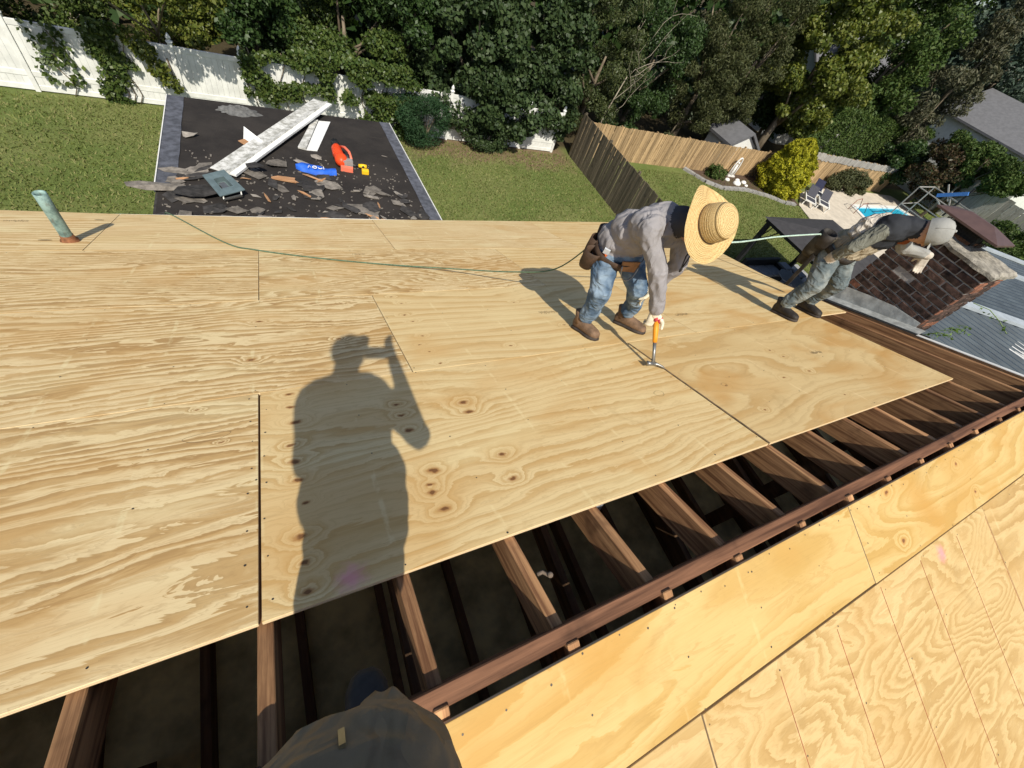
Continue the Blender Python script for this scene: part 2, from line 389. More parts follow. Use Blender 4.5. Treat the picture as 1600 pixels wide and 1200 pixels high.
# course 1 (nearest the ridge)
P1 = plywood('ply_left', 2.3, lin=12, namp=15, jag=1.9, nx=.5, ny=2.3, knots=[(2.19, 1.15, .006), (2.3, .88, .005)], contrast=1.0, **pale)
P1b = plywood('ply_left_b', 5.3, lin=15, namp=8, **pale)
PC1 = plywood('ply_centre', 11.7, lin=14, namp=8, jag=1.1, contrast=.55, knots=kk(K_C1, 0, 0), pink=[(.255, .045, .085)], white=.35, patch=.4, **warm)
PC1R = plywood('ply_right', 17.1, lin=3, namp=9, jag=.5, contrast=.5, ny=1.4, knots=kk(K_C1B, 2.446, 0, .009), white=.15, patch=.7, light=(.70,.51,.25), mid=(.575,.365,.145), dark=(.38,.215,.075))
far_sheet([(-4.89,0),(-2.452,0),(-2.452,1.2185),(-4.89,1.2185)], P1b)
far_sheet([(-2.446,0),(-.009,0),(-.008,1.2185),(-2.446,1.2185)], P1)
far_sheet([(0,0),(2.431,0),(2.434,1.2195),(0,1.2195)], PC1)
far_sheet([(2.446,.0),(4.94,.0),(5.05,1.2195),(2.442,1.2195)], PC1R)
# course 2
P2 = plywood('ply_mid_left', 8.2, lin=16, namp=11, jag=2.0, nx=.6, ny=2.6, contrast=1.0, knots=[(1.62,.35,.016),(1.66,.85,.014),(2.1,.5,.012)], **pale)
P2b = plywood('ply_mid_left_b', 9.9, lin=14, namp=9, jag=1.1, **pale)
PC2 = plywood('ply_mid', 14.4, lin=9, namp=5, jag=.5, contrast=.45, knots=kk(K_C2, .783, 1.221, .009), white=.2, patch=.5, **warm)
PC2R = plywood('ply_mid_right', 21.8, lin=6, namp=7, contrast=.4, white=.2, patch=.6, **warm)
far_sheet([(-4.1,1.221),(-1.666,1.221),(-1.666,2.4395),(-4.1,2.4395)], P2b)
far_sheet([(-1.661,1.221),(.778,1.221),(.778,2.4395),(-1.661,2.4395)], P2)
far_sheet([(.783,1.221),(3.22,1.221),(3.22,2.4395),(.783,2.4395)], PC2)
far_sheet([(3.225,1.221),(5.67,1.221),(5.90,2.4395),(3.225,2.4395)], PC2R)
# course 3
P3 = plywood('ply_far_left', 4.1, lin=19, namp=10, jag=2.0, nx=.6, ny=2.6, **pale)
P3b = plywood('ply_far', 6.6, lin=16, namp=13, jag=2.2, nx=.8, ny=2.8, **pale)
P3c = plywood('ply_far_right', 27.3, lin=10, namp=5, contrast=.5, **warm)
P3d = plywood('ply_far_edge', 31.3, lin=10, namp=5, contrast=.5, **warm)
far_sheet([(-4.89,2.442),(-2.455,2.442),(-2.455,3.668),(-4.89,3.668)], P3)
far_sheet([(-4.89,1.221),(-4.105,1.221),(-4.105,2.4395),(-4.89,2.4395)], P2b)
far_sheet([(-2.45,2.442),(-.005,2.442),(-.003,3.668),(-2.45,3.668)], P3)
far_sheet([(0,2.442),(2.438,2.442),(2.438,3.668),(0,3.668)], P3b)
far_sheet([(2.443,2.442),(4.88,2.442),(4.88,3.668),(2.443,3.668)], P3c)
far_sheet([(4.885,2.442),(5.90,2.442),(6.33,3.668),(4.885,3.668)], P3d)
# course 4 (eave)
P4 = plywood('ply_eave_left', 12.5, lin=16, namp=6, jag=1.0, contrast=.7, white=.4, **pale)
P4b = plywood('ply_eave', 15.5, lin=16, namp=6, jag=1.0, contrast=.6, white=.4, **pale)
P4c = plywood('ply_eave_right', 19.5, lin=16, namp=5, jag=.8, contrast=.6, white=.3, **pale)
far_sheet([(-4.89,3.67),(-3.655,3.67),(-3.655,5.03),(-4.89,5.05)], P4b)
far_sheet([(-3.65,3.67),(-1.226,3.67),(-1.226,4.92),(-3.65,5.03)], P4)
far_sheet([(-1.221,3.67),(1.26,3.67),(1.272,4.97),(-1.221,4.92)], P4b)
far_sheet([(1.265,3.67),(3.70,3.67),(3.70,5.13),(1.277,4.972)], P4c)
far_sheet([(3.705,3.67),(6.33,3.67),(6.75,5.33),(3.705,5.132)], P3c)
# near slope: narrow strip at the ridge, then full sheets
amber = dict(light=(.555,.385,.155), mid=(.47,.295,.092), dark=(.36,.20,.05))
N1 = plywood('ply_near_strip', 3.7, lin=5, namp=10, jag=.8, contrast=.75, ny=2.5, white=.15, patch=.8, **amber)
N1r = plywood('ply_near_strip_knotty', 25.7, lin=4, namp=13, jag=.7, contrast=.7, ny=3, white=.1, patch=.8, knots=[(4.82-2.73,.03,.012),(4.82-2.73,.27,.013),(4.82-3.65,.27,.012),(4.82-3.55,.08,.012)], **amber)
ambl = dict(light=(.55,.39,.18), mid=(.44,.285,.11), dark=(.34,.20,.07))
N2 = plywood('ply_near_grained', 7.9, lin=5, namp=20, jag=2.2, contrast=.75, nx=1.1, ny=2.7, white=.3, patch=.4, pink=[(3.65-3.02, .07, .075)], **ambl)
N2l = plywood('ply_near_left', 40.9, lin=6, namp=12, jag=1.2, contrast=.7, white=.4, pink=[(1.205-1.02,.22,.09)], **ambl)
N3 = plywood('ply_near_low', 51.9, lin=6, namp=12, jag=1.2, contrast=.8, **ambl)
near_sheet(-2.5, -.066, -.003, .345, N1); near_sheet(-.06, 2.378, -.003, .345, N1); near_sheet(2.385, 4.82, -.003, .349, N1r); near_sheet(4.825, 5.78, -.003, .349, N1)
near_sheet(-3.67, -1.236, .351, 1.567, N3); near_sheet(-1.231, 1.207, .351, 1.567, N2l); near_sheet(1.214, 3.65, .354, 1.567, N2); near_sheet(3.655, 5.78, .355, 1.567, N3)
for a, b in ((-2.45, -.01), (-.005, 2.433), (2.438, 4.876), (4.881, 5.78)): near_sheet(a, b, 1.573, 2.79, N3)
M_CHALK = simple('red_chalk', (.33, .10, .05), .8, .3, 40, 0)
for u, w0 in ((1.615, .41), (2.012, .40), (2.405, .372), (2.803, .385), (3.235, .40), (3.64, .41)):
    mb = MB(); w = w0
    while w < 1.56:
        e = min(1.56, w + random.uniform(.1, .3)); j = random.uniform(-.0006, .0006)
        mb.hexa([NW(u+j-.0012, w, .0004), NW(u+j-.0012, e, .0004), NW(u+j+.0012, e, .0004), NW(u+j+.0012, w, .0004), NW(u+j-.0012, w, .0012), NW(u+j-.0012, e, .0012), NW(u+j+.0012, e, .0012), NW(u+j+.0012, w, .0012)]); w = e + random.choice((0, 0, .004))
    W(house, 'chalk_line', mb, M_CHALK)
# nail heads along the rafters, small dents
def nails(fn, rows, r=.0042):
    mb = MB()
    for u, v in rows:
        u += random.uniform(-.012, .012); v += random.uniform(-.02, .02); rr = r*random.uniform(.7, 1.15)
        ps = [fn(u+rr*cos(k*pi/3), v+rr*sin(k*pi/3), .0008) for k in range(6)]
        mb.add(ps, [tuple(range(6)) if fn is RW else tuple(range(6))[::-1]])
    return mb
rows = [(k*.4064+.01*(1 if k % 2 else -1), v) for k in range(-5, 13) for v in (.03,.3,.6,.9,1.19,1.25,1.6,2.0,2.41,2.48,2.9,3.3,3.63) if random.random() < .7]
rows += [(-.035, v) for v in np.arange(.05, 1.2, .16)] + [(.022, v) for v in np.arange(.05, 1.2, .17)] + [(2.41, v) for v in np.arange(.05, 1.2, .17)]
W(house, 'nail_heads', nails(RW, rows), M_NAIL)['kind'] = 'stuff'
rows = [(k*.4064, w) for k in range(-2, 13) for w in (.02,.17,.325,.375,.68,.98,1.28,1.55) if random.random() < .85] + [(u, .025) for u in np.arange(.45, 4.7, .13)]
W(house, 'nail_heads', nails(NW, rows, .0036), M_NAIL)['kind'] = 'stuff'
# faint mill stamps and pencil marks
M_INK = simple('stamp_ink', (.20, .13, .07), .8, .3, 60, 0)
def squiggle(fn, u, v, w, h, n=9, th=.0022, ring=False):
    mb = MB(); pts = []
    if ring: pts = [(u+w*cos(a)*(1+.1*sin(3*a)), v+h*sin(a)) for a in np.linspace(0, 2*pi, 26)]
    else:
        for i in range(n*4): pts.append((u + w*i/(n*4-1) + random.uniform(-.3, .3)*w/n, v + h*(.5*sin(i*1.9)+random.uniform(-.5, .5)*.6)))
    for (a, b), (c, d) in zip(pts[:-1], pts[1:]):
        L = math.hypot(c-a, d-b) or 1; nx, ny = -(d-b)/L*th/2, (c-a)/L*th/2
        q = [fn(a+nx, b+ny, .0009), fn(a-nx, b-ny, .0009), fn(c-nx, d-ny, .0009), fn(c+nx, d+ny, .0009)]
        mb.add(q, [(0,1,2,3)])
    return mb
for (u, v, w, h) in ((2.02,1.85,.17,.05), (2.88,1.85,.16,.04), (3.32,1.56,.17,.04), (4.0,.66,.14,.04), (3.80,2.70,.17,.05), (-1.95,4.57,.16,.05), (3.9, 3.2, .2, .05), (.8, 3.5, .12, .03)):
    W(house, 'mill_stamp', squiggle(RW, u, v, w, h), M_INK)
W(house, 'pencil_ring', squiggle(RW, 2.163, .583, .035, .028, ring=True, th=.002), M_INK)
W(house, 'pencil_ring', squiggle(RW, -.2, .93, .085, .03, ring=True, th=.0018), M_INK)
W(house, 'pencil_ring', squiggle(RW, 2.72, .53, .022, .02, ring=True, th=.002), M_INK)

# rafters (far and near), ridge board, trim
def rafter_mesh(L, w=.042, d=.145):
    mb = MB(); mb.box((0, L/2, -.0165-d/2), (w, L, d)); me = mb.mesh('rafter'); bevel_mesh(me, .003)
    me.transform(Matrix.Translation((0, 0, 0))); me.materials.append(M_RAFTER)
    return me
RF = rafter_mesh(5.15); RN = rafter_mesh(4.9)
for k in range(-12, 15):
    u = k*.4064 + random.uniform(-.008, .008)
    if k in (13, 14): u = {13: 5.43, 14: 5.755}[k]
    o = bpy.data.objects.new('rafter', RF); COL.objects.link(o); o.parent = house
    m = far_m(u, -.352, random.uniform(-.004, 0)); m = m @ Matrix.Rotation(random.uniform(-.004, .004), 4, 'Z'); o.matrix_local = parent_world(house).inverted() @ m
    o = bpy.data.objects.new('rafter', RN); COL.objects.link(o); o.parent = house
    o.matrix_local = parent_world(house).inverted() @ near_m(u+random.uniform(-.02, .02), -.032+random.uniform(-.006, .006), -.001)
mb = MB()
yr = -.387*CP; zr = .387*SP
xs = np.linspace(-5, 5.8, 40)
for a, b in zip(xs[:-1], xs[1:]):
    pass
mb.box((.4, yr, zr+.006-.095), (10.8, .052, .19)); me = mb.mesh('ridge_board'); bevel_mesh(me, .004)
link_mesh('ridge_board', me, M_RIDGEW, house, Matrix.Identity(4))
M_PAINT = simple('white_trim', (.70, .69, .66), .5, .1, 8, .05)
mb = MB(); mb.bar(RW(-4.9, 4.945, -.07), RW(6.5, 5.25, -.07), .02, .12, up=(0, -SP, CP)); W(house, 'fascia', mb, M_PAINT)
mb = MB(); mb.bar(RW(5.80, -.42, -.08), RW(5.84, 4.9, -.08), .022, .16, up=(0, SP, CP)); W(house, 'barge_board', mb, M_DARKWD)
mb = MB(); mb.bar(RW(5.822, -.42, .0045), RW(5.822, .60, .0045), .055, .006, up=(0, SP, CP)); W(house, 'drip_edge', mb, M_PAINT)
mb = MB(); mb.bar(NW(5.80, -.0, -.08), NW(5.80, 4.8, -.08), .022, .16, up=(0, -SP, CP)); W(house, 'barge_board', mb, M_DARKWD)
# walls and attic
ATT = -1.25
mb = MB(); mb.box((.4, 4.35, (GZ-1.9)/2), (10.4, .2, -1.9-GZ)); W(house, 'back_wall', mb, M_SIDING)
mb = MB(); mb.box((.4, -5.1, (GZ-1.9)/2), (10.4, .2, -1.9-GZ)); W(house, 'front_wall', mb, M_SIDING)
gab = [(-5.2, GZ), (4.45, GZ), (4.45, -1.95), (-.40, -.03), (-5.2, -1.95)]
for X, nm in ((5.55, 'gable_wall'), (-4.85, 'gable_wall')):
    mb = MB(); mb.prism([(X, y, z) for y, z in gab], (.14, 0, 0)); W(house, nm, mb, M_SIDING if X < 0 else M_DARKWD)
# attic floor: loose boards between joists
for i in range(-11, 14):
    x = i*.4064+.2
    mb = MB(); mb.box((x, -.3+random.uniform(-.02, .02), ATT+random.uniform(-.012, .012)), (.374, 5.3, .02)); W(house, 'attic_board', mb, M_ATTIC)
    mb = MB(); mb.box((x+.2032, -.3, ATT+.04), (.04, 5.4, .14)); W(house, 'joist', mb, M_DARKWD)
for (x, w) in ((-.62, .1), (2.9, .1), (4.2, .1)):
    mb = MB(); mb.box((x, -.25+.25*random.random(), (ATT+.1)/2-.05), (.045, w, -.1-ATT)); W(house, 'hanger', mb, M_DARKWD)
for k in (1, 3, 5, 7, 9, 11):
    mb = MB(); x = k*.4064+.03; mb.bar((x, -1.6, -.75), (x, .95, -.62), .04, .12); W(house, 'collar_tie', mb, M_DARKWD)

M_PAPER = simple('grey_paper', (.38, .40, .45), .8, .1, 8, .1)
mb = MB(); pts = [(1.9, .10), (2.2, .30), (2.28, .62), (2.0, .5), (1.86, .42)]
n = len(pts)
mb.prism([(x, y, ATT+.115+.05*math.sin(i*2.1)) for i, (x, y) in enumerate(pts)], (0, 0, .004))
tag(W(None, 'paper_scrap', mb, M_PAPER), 'torn grey paper sheet lying down in the dark attic', 'paper')
# yellow folding rule lying in the joint + strap on rafter
M_STEEL = simple('grey_steel', (.30, .30, .29), .4, .2, 20, .05, metal=.8)
mb = MB(); mb.bar(RW(2.4405, .0, .002), RW(2.4385, 1.2, .002), .012, .003, up=(0, SP, CP)); W(house, 'joint_strip', mb, simple('joint_strip', (.16, .11, .06), .7, .5, 30, .1, stretch=(1, .3, 1)))
mb = MB(); c = RW(.842, -.17, -.02)
mb.tube([c, c+Vector((.02, 0, .005)), c+Vector((.035, -.01, -.004)), c+Vector((.04, -.02, .008))], .007, 6); mb.ball(c+Vector((.042, -.018, .01)), .011); W(house, 'conduit_clip', mb, simple('dusty_clip', (.16, .12, .09), .8, .3, 40, .2), True)
# ------------------------------------------------------------------ vent pipe
def m_copper():
    t = NT('verdigris'); p = t.obj(); f = t.noise(p, 14, 5, .65); g = t.noise(t.mapping(p, scl=(1, 1, .3)), 30, 4, .6)
    c = t.mix(t.smooth(f, .35, .6), (.10, .17, .17), (.24, .36, .34)); c = t.mix(t.math('MULTIPLY', t.smooth(g, .55, .75), .7), c, (.10, .075, .05))
    t.link(c, t.b.inputs['Base Color']); t.b.inputs['Roughness'].default_value = .6; t.b.inputs['Metallic'].default_value = .15; t.bump(f, .4, .004); return t.m
M_RUST = simple('rust', (.20, .085, .04), .8, .4, 25, .3)
pb = RW(-1.36, 3.93); vp = thing('vent_pipe', 'green weathered copper vent pipe standing up from the plywood deck', 'vent pipe', pb)
mb = MB(); mb.lathe([(.040, -.02), (.040, .06), (.041, .30), (.0415, .43), (.037, .432), (.035, .40), (.035, .2)], Matrix.Translation(pb), 20); W(vp, 'pipe', mb, m_copper(), True)
mb = MB(); mb.lathe([(.062, -.01), (.060, .012), (.047, .03), (.043, .065), (.0405, .066)], Matrix.Translation(pb), 20); W(vp, 'rusted_collar', mb, M_RUST, True)
mb = MB()
for (u, v, r) in ((-1.52, 3.96, .035), (-1.33, 4.66, .03)):
    mb.add([RW(u+r*1.3*cos(a), v+r*.35*sin(a), .001) for a in np.linspace(0, 2*pi, 10)[:-1]], [tuple(range(9))])
W(house, 'knot_hole', mb, simple('hole_dark', (.03, .018, .01), .9, .2, 10, 0))

# ------------------------------------------------------------------ chimney
M_MORTAR = simple('mortar', (.40, .37, .34), .9, .3, 14, .4)
M_BRICK = simple('brick', (.055, .032, .025), .85, .7, 18, .5, rnd=.35, bdist=.01)
M_BRICKR = simple('brick_red', (.20, .085, .052), .85, .45, 18, .5, rnd=.3)
M_CROWN = simple('crown_cement', (.27, .245, .205), .9, .4, 16, .6, bdist=.02)
M_LEAD = simple('lead_sheet', (.40, .41, .40), .55, .3, 10, .3, metal=.2)
M_CAPM = simple('brown_steel', (.095, .055, .046), .45, .12, 12, .05, spec=.4)
M_MESHD = simple('dark_mesh', (.03, .027, .025), .8, .2, 20, .1)
cx0, cx1, cy0, cy1, cz0, cz1 = 5.985, 6.52, .655, 1.47, -.62, .44
ch = thing('chimney', 'soot-stained brick chimney with lead flashing at the gable end', 'chimney', ((cx0+cx1)/2, (cy0+cy1)/2, GZ))
mb = MB(); mb.box(((cx0+cx1)/2, (cy0+cy1)/2, (cz1+GZ)/2), (cx1-cx0-.024, cy1-cy0-.024, cz1-GZ)); W(ch, 'mortar_core', mb, M_MORTAR)
def brick_me(L, nm):
    mb = MB(); mb.box((0, 0, 0), (L, .085, .058)); me = mb.mesh(nm); bevel_mesh(me, .004)
    return me
BM = {}
def put_brick(L, loc, rz, mat):
    k = (round(L, 3), mat.name)
    if k not in BM: BM[k] = brick_me(L, 'brick'); BM[k].materials.append(mat)
    o = bpy.data.objects.new('brick', BM[k]); COL.objects.link(o); o.parent = ch
    j = random.uniform(-.004, .003)
    m = Matrix.Translation(Vector(loc)) @ Matrix.Rotation(rz, 4, 'Z') @ Matrix.Translation((0, j, 0)) @ Matrix.Rotation(random.uniform(-.012, .012), 4, 'Y')
    o.matrix_local = parent_world(ch).inverted() @ m
nc = 15; hh = (cz1-cz0)/nc
for i in range(nc):
    z = cz0+hh*(i+.5); odd = i % 2
    for face in range(4):
        a, b = ((cy0, cy1), (cx0, cx1), (cy0, cy1), (cx0, cx1))[face]
        p = a + (.0 if odd else .0); first = True; q = a
        L0 = .2 if odd else .095
        while q < b-.03:
            L = L0 if first else .2; first = False; e = min(q+L, b)
            if e-q > .03 and not (random.random() < .03 and i > 3):
                mid = (q+e)/2; Lb = e-q-.013
                rr = random.random(); mt = M_BRICKR if (rr < (.06 if face == 0 else .3) or (face == 0 and i == 4 and q < a+.22)) else M_BRICK
                if face == 0: put_brick(Lb, (cx0+.0425, mid, z), pi/2, mt)
                elif face == 1: put_brick(Lb, (mid, cy0+.0425, z), 0, mt) if q > a+.05 and e < b-.05 or True else None
                elif face == 2: put_brick(Lb, (cx1-.0425, mid, z), pi/2, mt)
                else: put_brick(Lb, (mid, cy1-.0425, z), 0, mt)
            q += L
# crown of rough cement
def rough_slab(x0, x1, y0, y1, z0, z1, n=14, amp=.012):
    mb = MB(); vs = []; fs = []
    per = []
    for k in range(n): per.append((x0+(x1-x0)*k/n, y0))
    for k in range(n): per.append((x1, y0+(y1-y0)*k/n))
    for k in range(n): per.append((x1-(x1-x0)*k/n, y1))
    for k in range(n): per.append((x0, y1-(y1-y0)*k/n))
    N = len(per); cxm, cym = (x0+x1)/2, (y0+y1)/2
    for s, z in ((1, z0), (1.0, z0+(z1-z0)*.55), (.93, z1-.01), (.6, z1), (.3, z1+.006)):
        for k, (x, y) in enumerate(per):
            nz = mnoise.noise(Vector((x*9, y*9, z*14)))*amp*1.6
            vs.append((cxm+(x-cxm)*s+nz, cym+(y-cym)*s+nz, z+mnoise.noise(Vector((x*13, y*13, s*5)))*amp))
    for r in range(4):
        for k in range(N): fs.append((r*N+k, r*N+(k+1) % N, (r+1)*N+(k+1) % N, (r+1)*N+k))
    fs.append(tuple(4*N+k for k in range(N))); mb.add(vs, fs); return mb
W(ch, 'crown', rough_slab(cx0-.03, cx1+.03, cy0-.03, cy1+.03, cz1-.005, cz1+.055), M_CROWN)
# lead flashing: soaker on the face, apron over the rake
mb = MB(); zz = lambda y: -y*SP/CP
def roofz(y): return -y/CP*SP
pts = [(cy0-.005, roofz(cy0)+.0), (cy0+.005, roofz(cy0)+.09), (.95, roofz(.95)+.17), (1.2, roofz(1.2)+.19), (1.47, roofz(1.47)+.2), (1.47, roofz(1.47)-.03)]
mb.prism([(cx0-.012, y, z) for y, z in pts], (.006, 0, 0)); W(ch, 'flashing', mb, M_LEAD)
mb = MB(); mb.hexa([RW(5.84, .60, .008), RW(cx0-.014, .60, .03), RW(cx0-.014, 1.62, .03), RW(5.86, 1.62, .008), RW(5.84, .60, .013), RW(cx0-.014, .60, .035), RW(cx0-.014, 1.62, .035), RW(5.86, 1.62, .013)]); W(ch, 'flashing', mb, M_LEAD)
mb = MB(); mb.hexa([RW(5.80, .52, -.002), RW(5.93, .52, -.002), RW(5.93, 1.7, -.002), RW(5.80, 1.7, -.002), RW(5.80, .52, .004), RW(5.93, .52, .004), RW(5.93, 1.7, .004), RW(5.80, 1.7, .004)]); W(ch, 'tar_strip', mb, simple('tar', (.02, .02, .02), .6, .3, 20, .3))
# steel cap: mesh cage with a hipped lid
kx, ky, kz = 6.27, 1.18, cz1+.05
mb = MB(); mb.lathe([(.16, 0), (.16, .05), (.15, .05)], Matrix.Translation((kx, ky, kz-.01)) @ Matrix.Rotation(pi/4, 4, 'Z') @ Matrix.Diagonal((1.1, 1.45, 1, 1)), 4); W(ch, 'cap_collar', mb, M_RUST)
mb = MB()
for sx in (-1, 1):
    for k in range(13):
        y = ky-.19+.38*k/12; mb.bar((kx+sx*.145, y, kz+.03), (kx+sx*.145, y+.0, kz+.135), .004)
    for k in range(4): mb.bar((kx+sx*.146, ky-.19, kz+.045+k*.028), (kx+sx*.146, ky+.19, kz+.045+k*.028), .004)
for sy in (-1, 1):
    for k in range(10): x = kx-.145+.29*k/9; mb.bar((x, ky+sy*.19, kz+.03), (x, ky+sy*.19, kz+.135), .004)
    for k in range(4): mb.bar((kx-.145, ky+sy*.191, kz+.045+k*.028), (kx+.145, ky+sy*.191, kz+.045+k*.028), .004)
W(ch, 'cap_mesh', mb, M_MESHD)
mb = MB(); mb.box((kx, ky, kz+.07), (.2, .28, .12)); W(ch, 'flue', mb, M_MESHD)
mb = MB(); a, b, h0, h1 = .24, .32, kz+.135, kz+.215
mb.add([(kx-a, ky-b, h0), (kx+a, ky-b, h0), (kx+a, ky+b, h0), (kx-a, ky+b, h0), (kx-a, ky-b, h0+.018), (kx+a, ky-b, h0+.018), (kx+a, ky+b, h0+.018), (kx-a, ky+b, h0+.018), (kx-.02, ky-.12, h1), (kx+.02, ky-.12, h1), (kx+.02, ky+.12, h1), (kx-.02, ky+.12, h1)],
       [(3,2,1,0), (0,1,5,4), (1,2,6,5), (2,3,7,6), (3,0,4,7), (4,5,9,8), (5,6,10,9), (6,7,11,10), (7,4,8,11), (8,9,10,11)])
W(ch, 'cap_lid', mb, M_CAPM)
# weed growing at the chimney foot
def leaves(centers, size, normals=None, jitter=.5, aspect=.55, fold=.12, droop=0.0, rnd=(.5, 1.5)):
    n = len(centers); c = np.asarray(centers, float)
    d = np.random.normal(size=(n, 3)); d /= np.linalg.norm(d, axis=1)[:, None]
    if normals is not None: nn = np.asarray(normals, float)*(1-jitter) + d*jitter
    else: nn = d
    nn /= np.linalg.norm(nn, axis=1)[:, None]+1e-9
    t = np.random.normal(size=(n, 3)); t[:, 2] -= droop; t -= (t*nn).sum(1)[:, None]*nn; t /= np.linalg.norm(t, axis=1)[:, None]+1e-9
    b = np.cross(nn, t); s = (size*np.random.uniform(rnd[0], rnd[1], n))[:, None]
    P = np.zeros((n, 4, 3)); P[:, 0] = c - t*s*.5; P[:, 1] = c + b*s*aspect*.5 + nn*s*fold; P[:, 2] = c + t*s*.5; P[:, 3] = c - b*s*aspect*.5 + nn*s*fold
    return P.reshape(-1, 3)
M_WEED = foliage('weed_leaves', [(.10,.19,.03), (.17,.27,.05)], .5, .3)
wd = thing('weed', 'small green weed sprouting from the chimney foot beside the metal roof', 'weed', (6.0, .55, roofz(.55)-.1))
mb = MB(); stems = []
for k in range(9):
    a = Vector((6.02+.5*k/9, .60-.01*k, -.34+.028*k)); b = a+Vector((random.uniform(.02, .1), -random.uniform(.05, .16), random.uniform(.02, .12))); stems.append((a, b)); mb.tube([a, (a+b)/2+Vector((0, 0, .02)), b], .003, 5)
a = Vector((6.45, .62, .12)); b = Vector((6.6, .36, .10)); stems += [(a, b), (b, b+Vector((.03, -.13, -.05)))]; mb.tube([a, (a+b)/2+Vector((0,0,.03)), b, b+Vector((.03, -.13, -.05))], .004, 5)
W(wd, 'stem', mb, M_WEED)
cs = []
for a, b in stems:
    for k in range(9): p = a.lerp(b, .3+.7*k/8); cs.append((p.x+random.gauss(0, .012), p.y+random.gauss(0, .012), p.z+random.gauss(0, .012)))
leaf_mesh('leaf_spray', leaves(cs, .035), 4, M_WEED, parent=wd)['kind'] = 'stuff'

# ------------------------------------------------------------------ ribbed metal roofs beyond the gable
def m_metal():
    t = NT('ribbed_steel'); p = t.obj(); f = t.noise(p, 1.5, 4, .6); c = t.mix(t.smooth(f, .3, .7), (.055, .068, .08), (.09, .11, .125))
    t.link(c, t.b.inputs['Base Color']); t.b.inputs['Roughness'].default_value = .42; t.b.inputs['Metallic'].default_value = .35; return t.m
M_MET = m_metal(); M_METL = simple('pale_flashing', (.42, .46, .49), .5, .1, 3, .05, metal=.2)
def ribbed(parent, name, o, ang, L, n, pitch, z, rib=.05, hi=.045, tilt=0.0):
    d = Vector((cos(ang), sin(ang), tilt)); q = Vector((-sin(ang), cos(ang), 0)); mb = MB(); o = Vector((o[0], o[1], z))
    prof = []
    for k in range(n):
        s = k*pitch; prof += [(s, 0), (s+pitch*.5, 0), (s+pitch*.62, hi), (s+pitch*.85, hi)]
    prof.append((n*pitch, 0)); vs = []; fs = []
    for s, h in prof: vs += [o+q*s+Vector((0, 0, h)), o+q*s+d*L+Vector((0, 0, h))]
    for k in range(len(prof)-1): fs.append((2*k, 2*k+1, 2*k+3, 2*k+2))
    mb.add(vs, fs); return W(parent, name, mb, M_MET)
wing = thing('metal_roofed_shed', 'low shed with blue-grey ribbed steel roof past the chimney', 'shed', (17, 2, GZ))
a1 = radians(-66); d1 = Vector((cos(a1), sin(a1), 0)); hi = .05
f0 = Vector((15.6, 2.7, 0)); fd = Vector((cos(radians(-27)), sin(radians(-27)), 0)); q2 = Vector((-fd.y, fd.x, 0))
# near panel: ribs leave the flashing towards the lower right
mb = MB(); vs = []; fs = []
for k in range(34):
    for s_, h in ((0, 0), (.5, 0), (.62, .085), (.88, .085)):
        tt = (k+s_)*.46-4.2; p = f0+fd*tt+d1*max(0, (-2-tt)*1.2225); vs += [p+Vector((0, 0, -2.42+h)), p+d1*9.5+Vector((0, 0, -2.75+h))]
for k in range(len(vs)//2-1): fs.append((2*k, 2*k+1, 2*k+3, 2*k+2))
mb.add(vs, fs); W(wing, 'roof_panel', mb, M_MET)
# panels beyond: ribs run along the flashing, left ends step back behind the chimney
def strip_panel(s0, s1, n, z, h):
    mb = MB(); vs = []; fs = []
    for k in range(n):
        for f_, hh_ in ((0, 0), (.5, 0), (.62, h), (.88, h)):
            s_ = s0+(s1-s0)*(k+f_)/n; p = f0+q2*s_; vs += [p+fd*(.2+1.12*s_)+Vector((0, 0, z+hh_)), p+fd*17+Vector((0, 0, z+hh_))]
    for k in range(len(vs)//2-1): fs.append((2*k, 2*k+1, 2*k+3, 2*k+2))
    mb.add(vs, fs); W(wing, 'roof_panel', mb, M_MET)
strip_panel(.15, 3.75, 15, -2.44, .05); strip_panel(3.9, 5.6, 7, -2.46, .03)
for s_, w_, z_ in ((0, .34, -2.30), (3.8, .24, -2.35), (5.7, .22, -2.38)):
    mb = MB(); p = f0+q2*s_; mb.bar(p+fd*(-.2+1.12*s_)+Vector((0, 0, z_)), p+fd*17+Vector((0, 0, z_)), w_, .08); W(wing, 'ridge_flashing', mb, M_METL)
mb = MB(); mb.prism([(p.x, p.y, GZ) for p in (f0+d1*9.3-fd*.8, f0+fd*9.5+d1*9.3, f0+fd*16, f0+q2*5.6+fd*16, f0+q2*5.6+fd*6.6, f0+fd*.3)], (0, 0, -2.9-GZ)); W(wing, 'wall', mb, M_SIDING)
gr = thing('white_grille', 'white slatted grille panel lying on the steel roof at the right edge', 'grille', (16.9, .5, -2.6))
for k in range(7):
    mb = MB(); p = Vector((16.55+.16*k, .66+.02*k, -2.44)); mb.bar(p, p+Vector((.1, -.42, .02)), .075, .02); W(gr, 'slat', mb, M_PAINT)
mb = MB(); mb.bar((16.5, .64, -2.47), (17.6, .78, -2.47), .04); mb.bar((16.6, .26, -2.47), (17.7, .4, -2.47), .04); W(gr, 'frame', mb, M_PAINT)

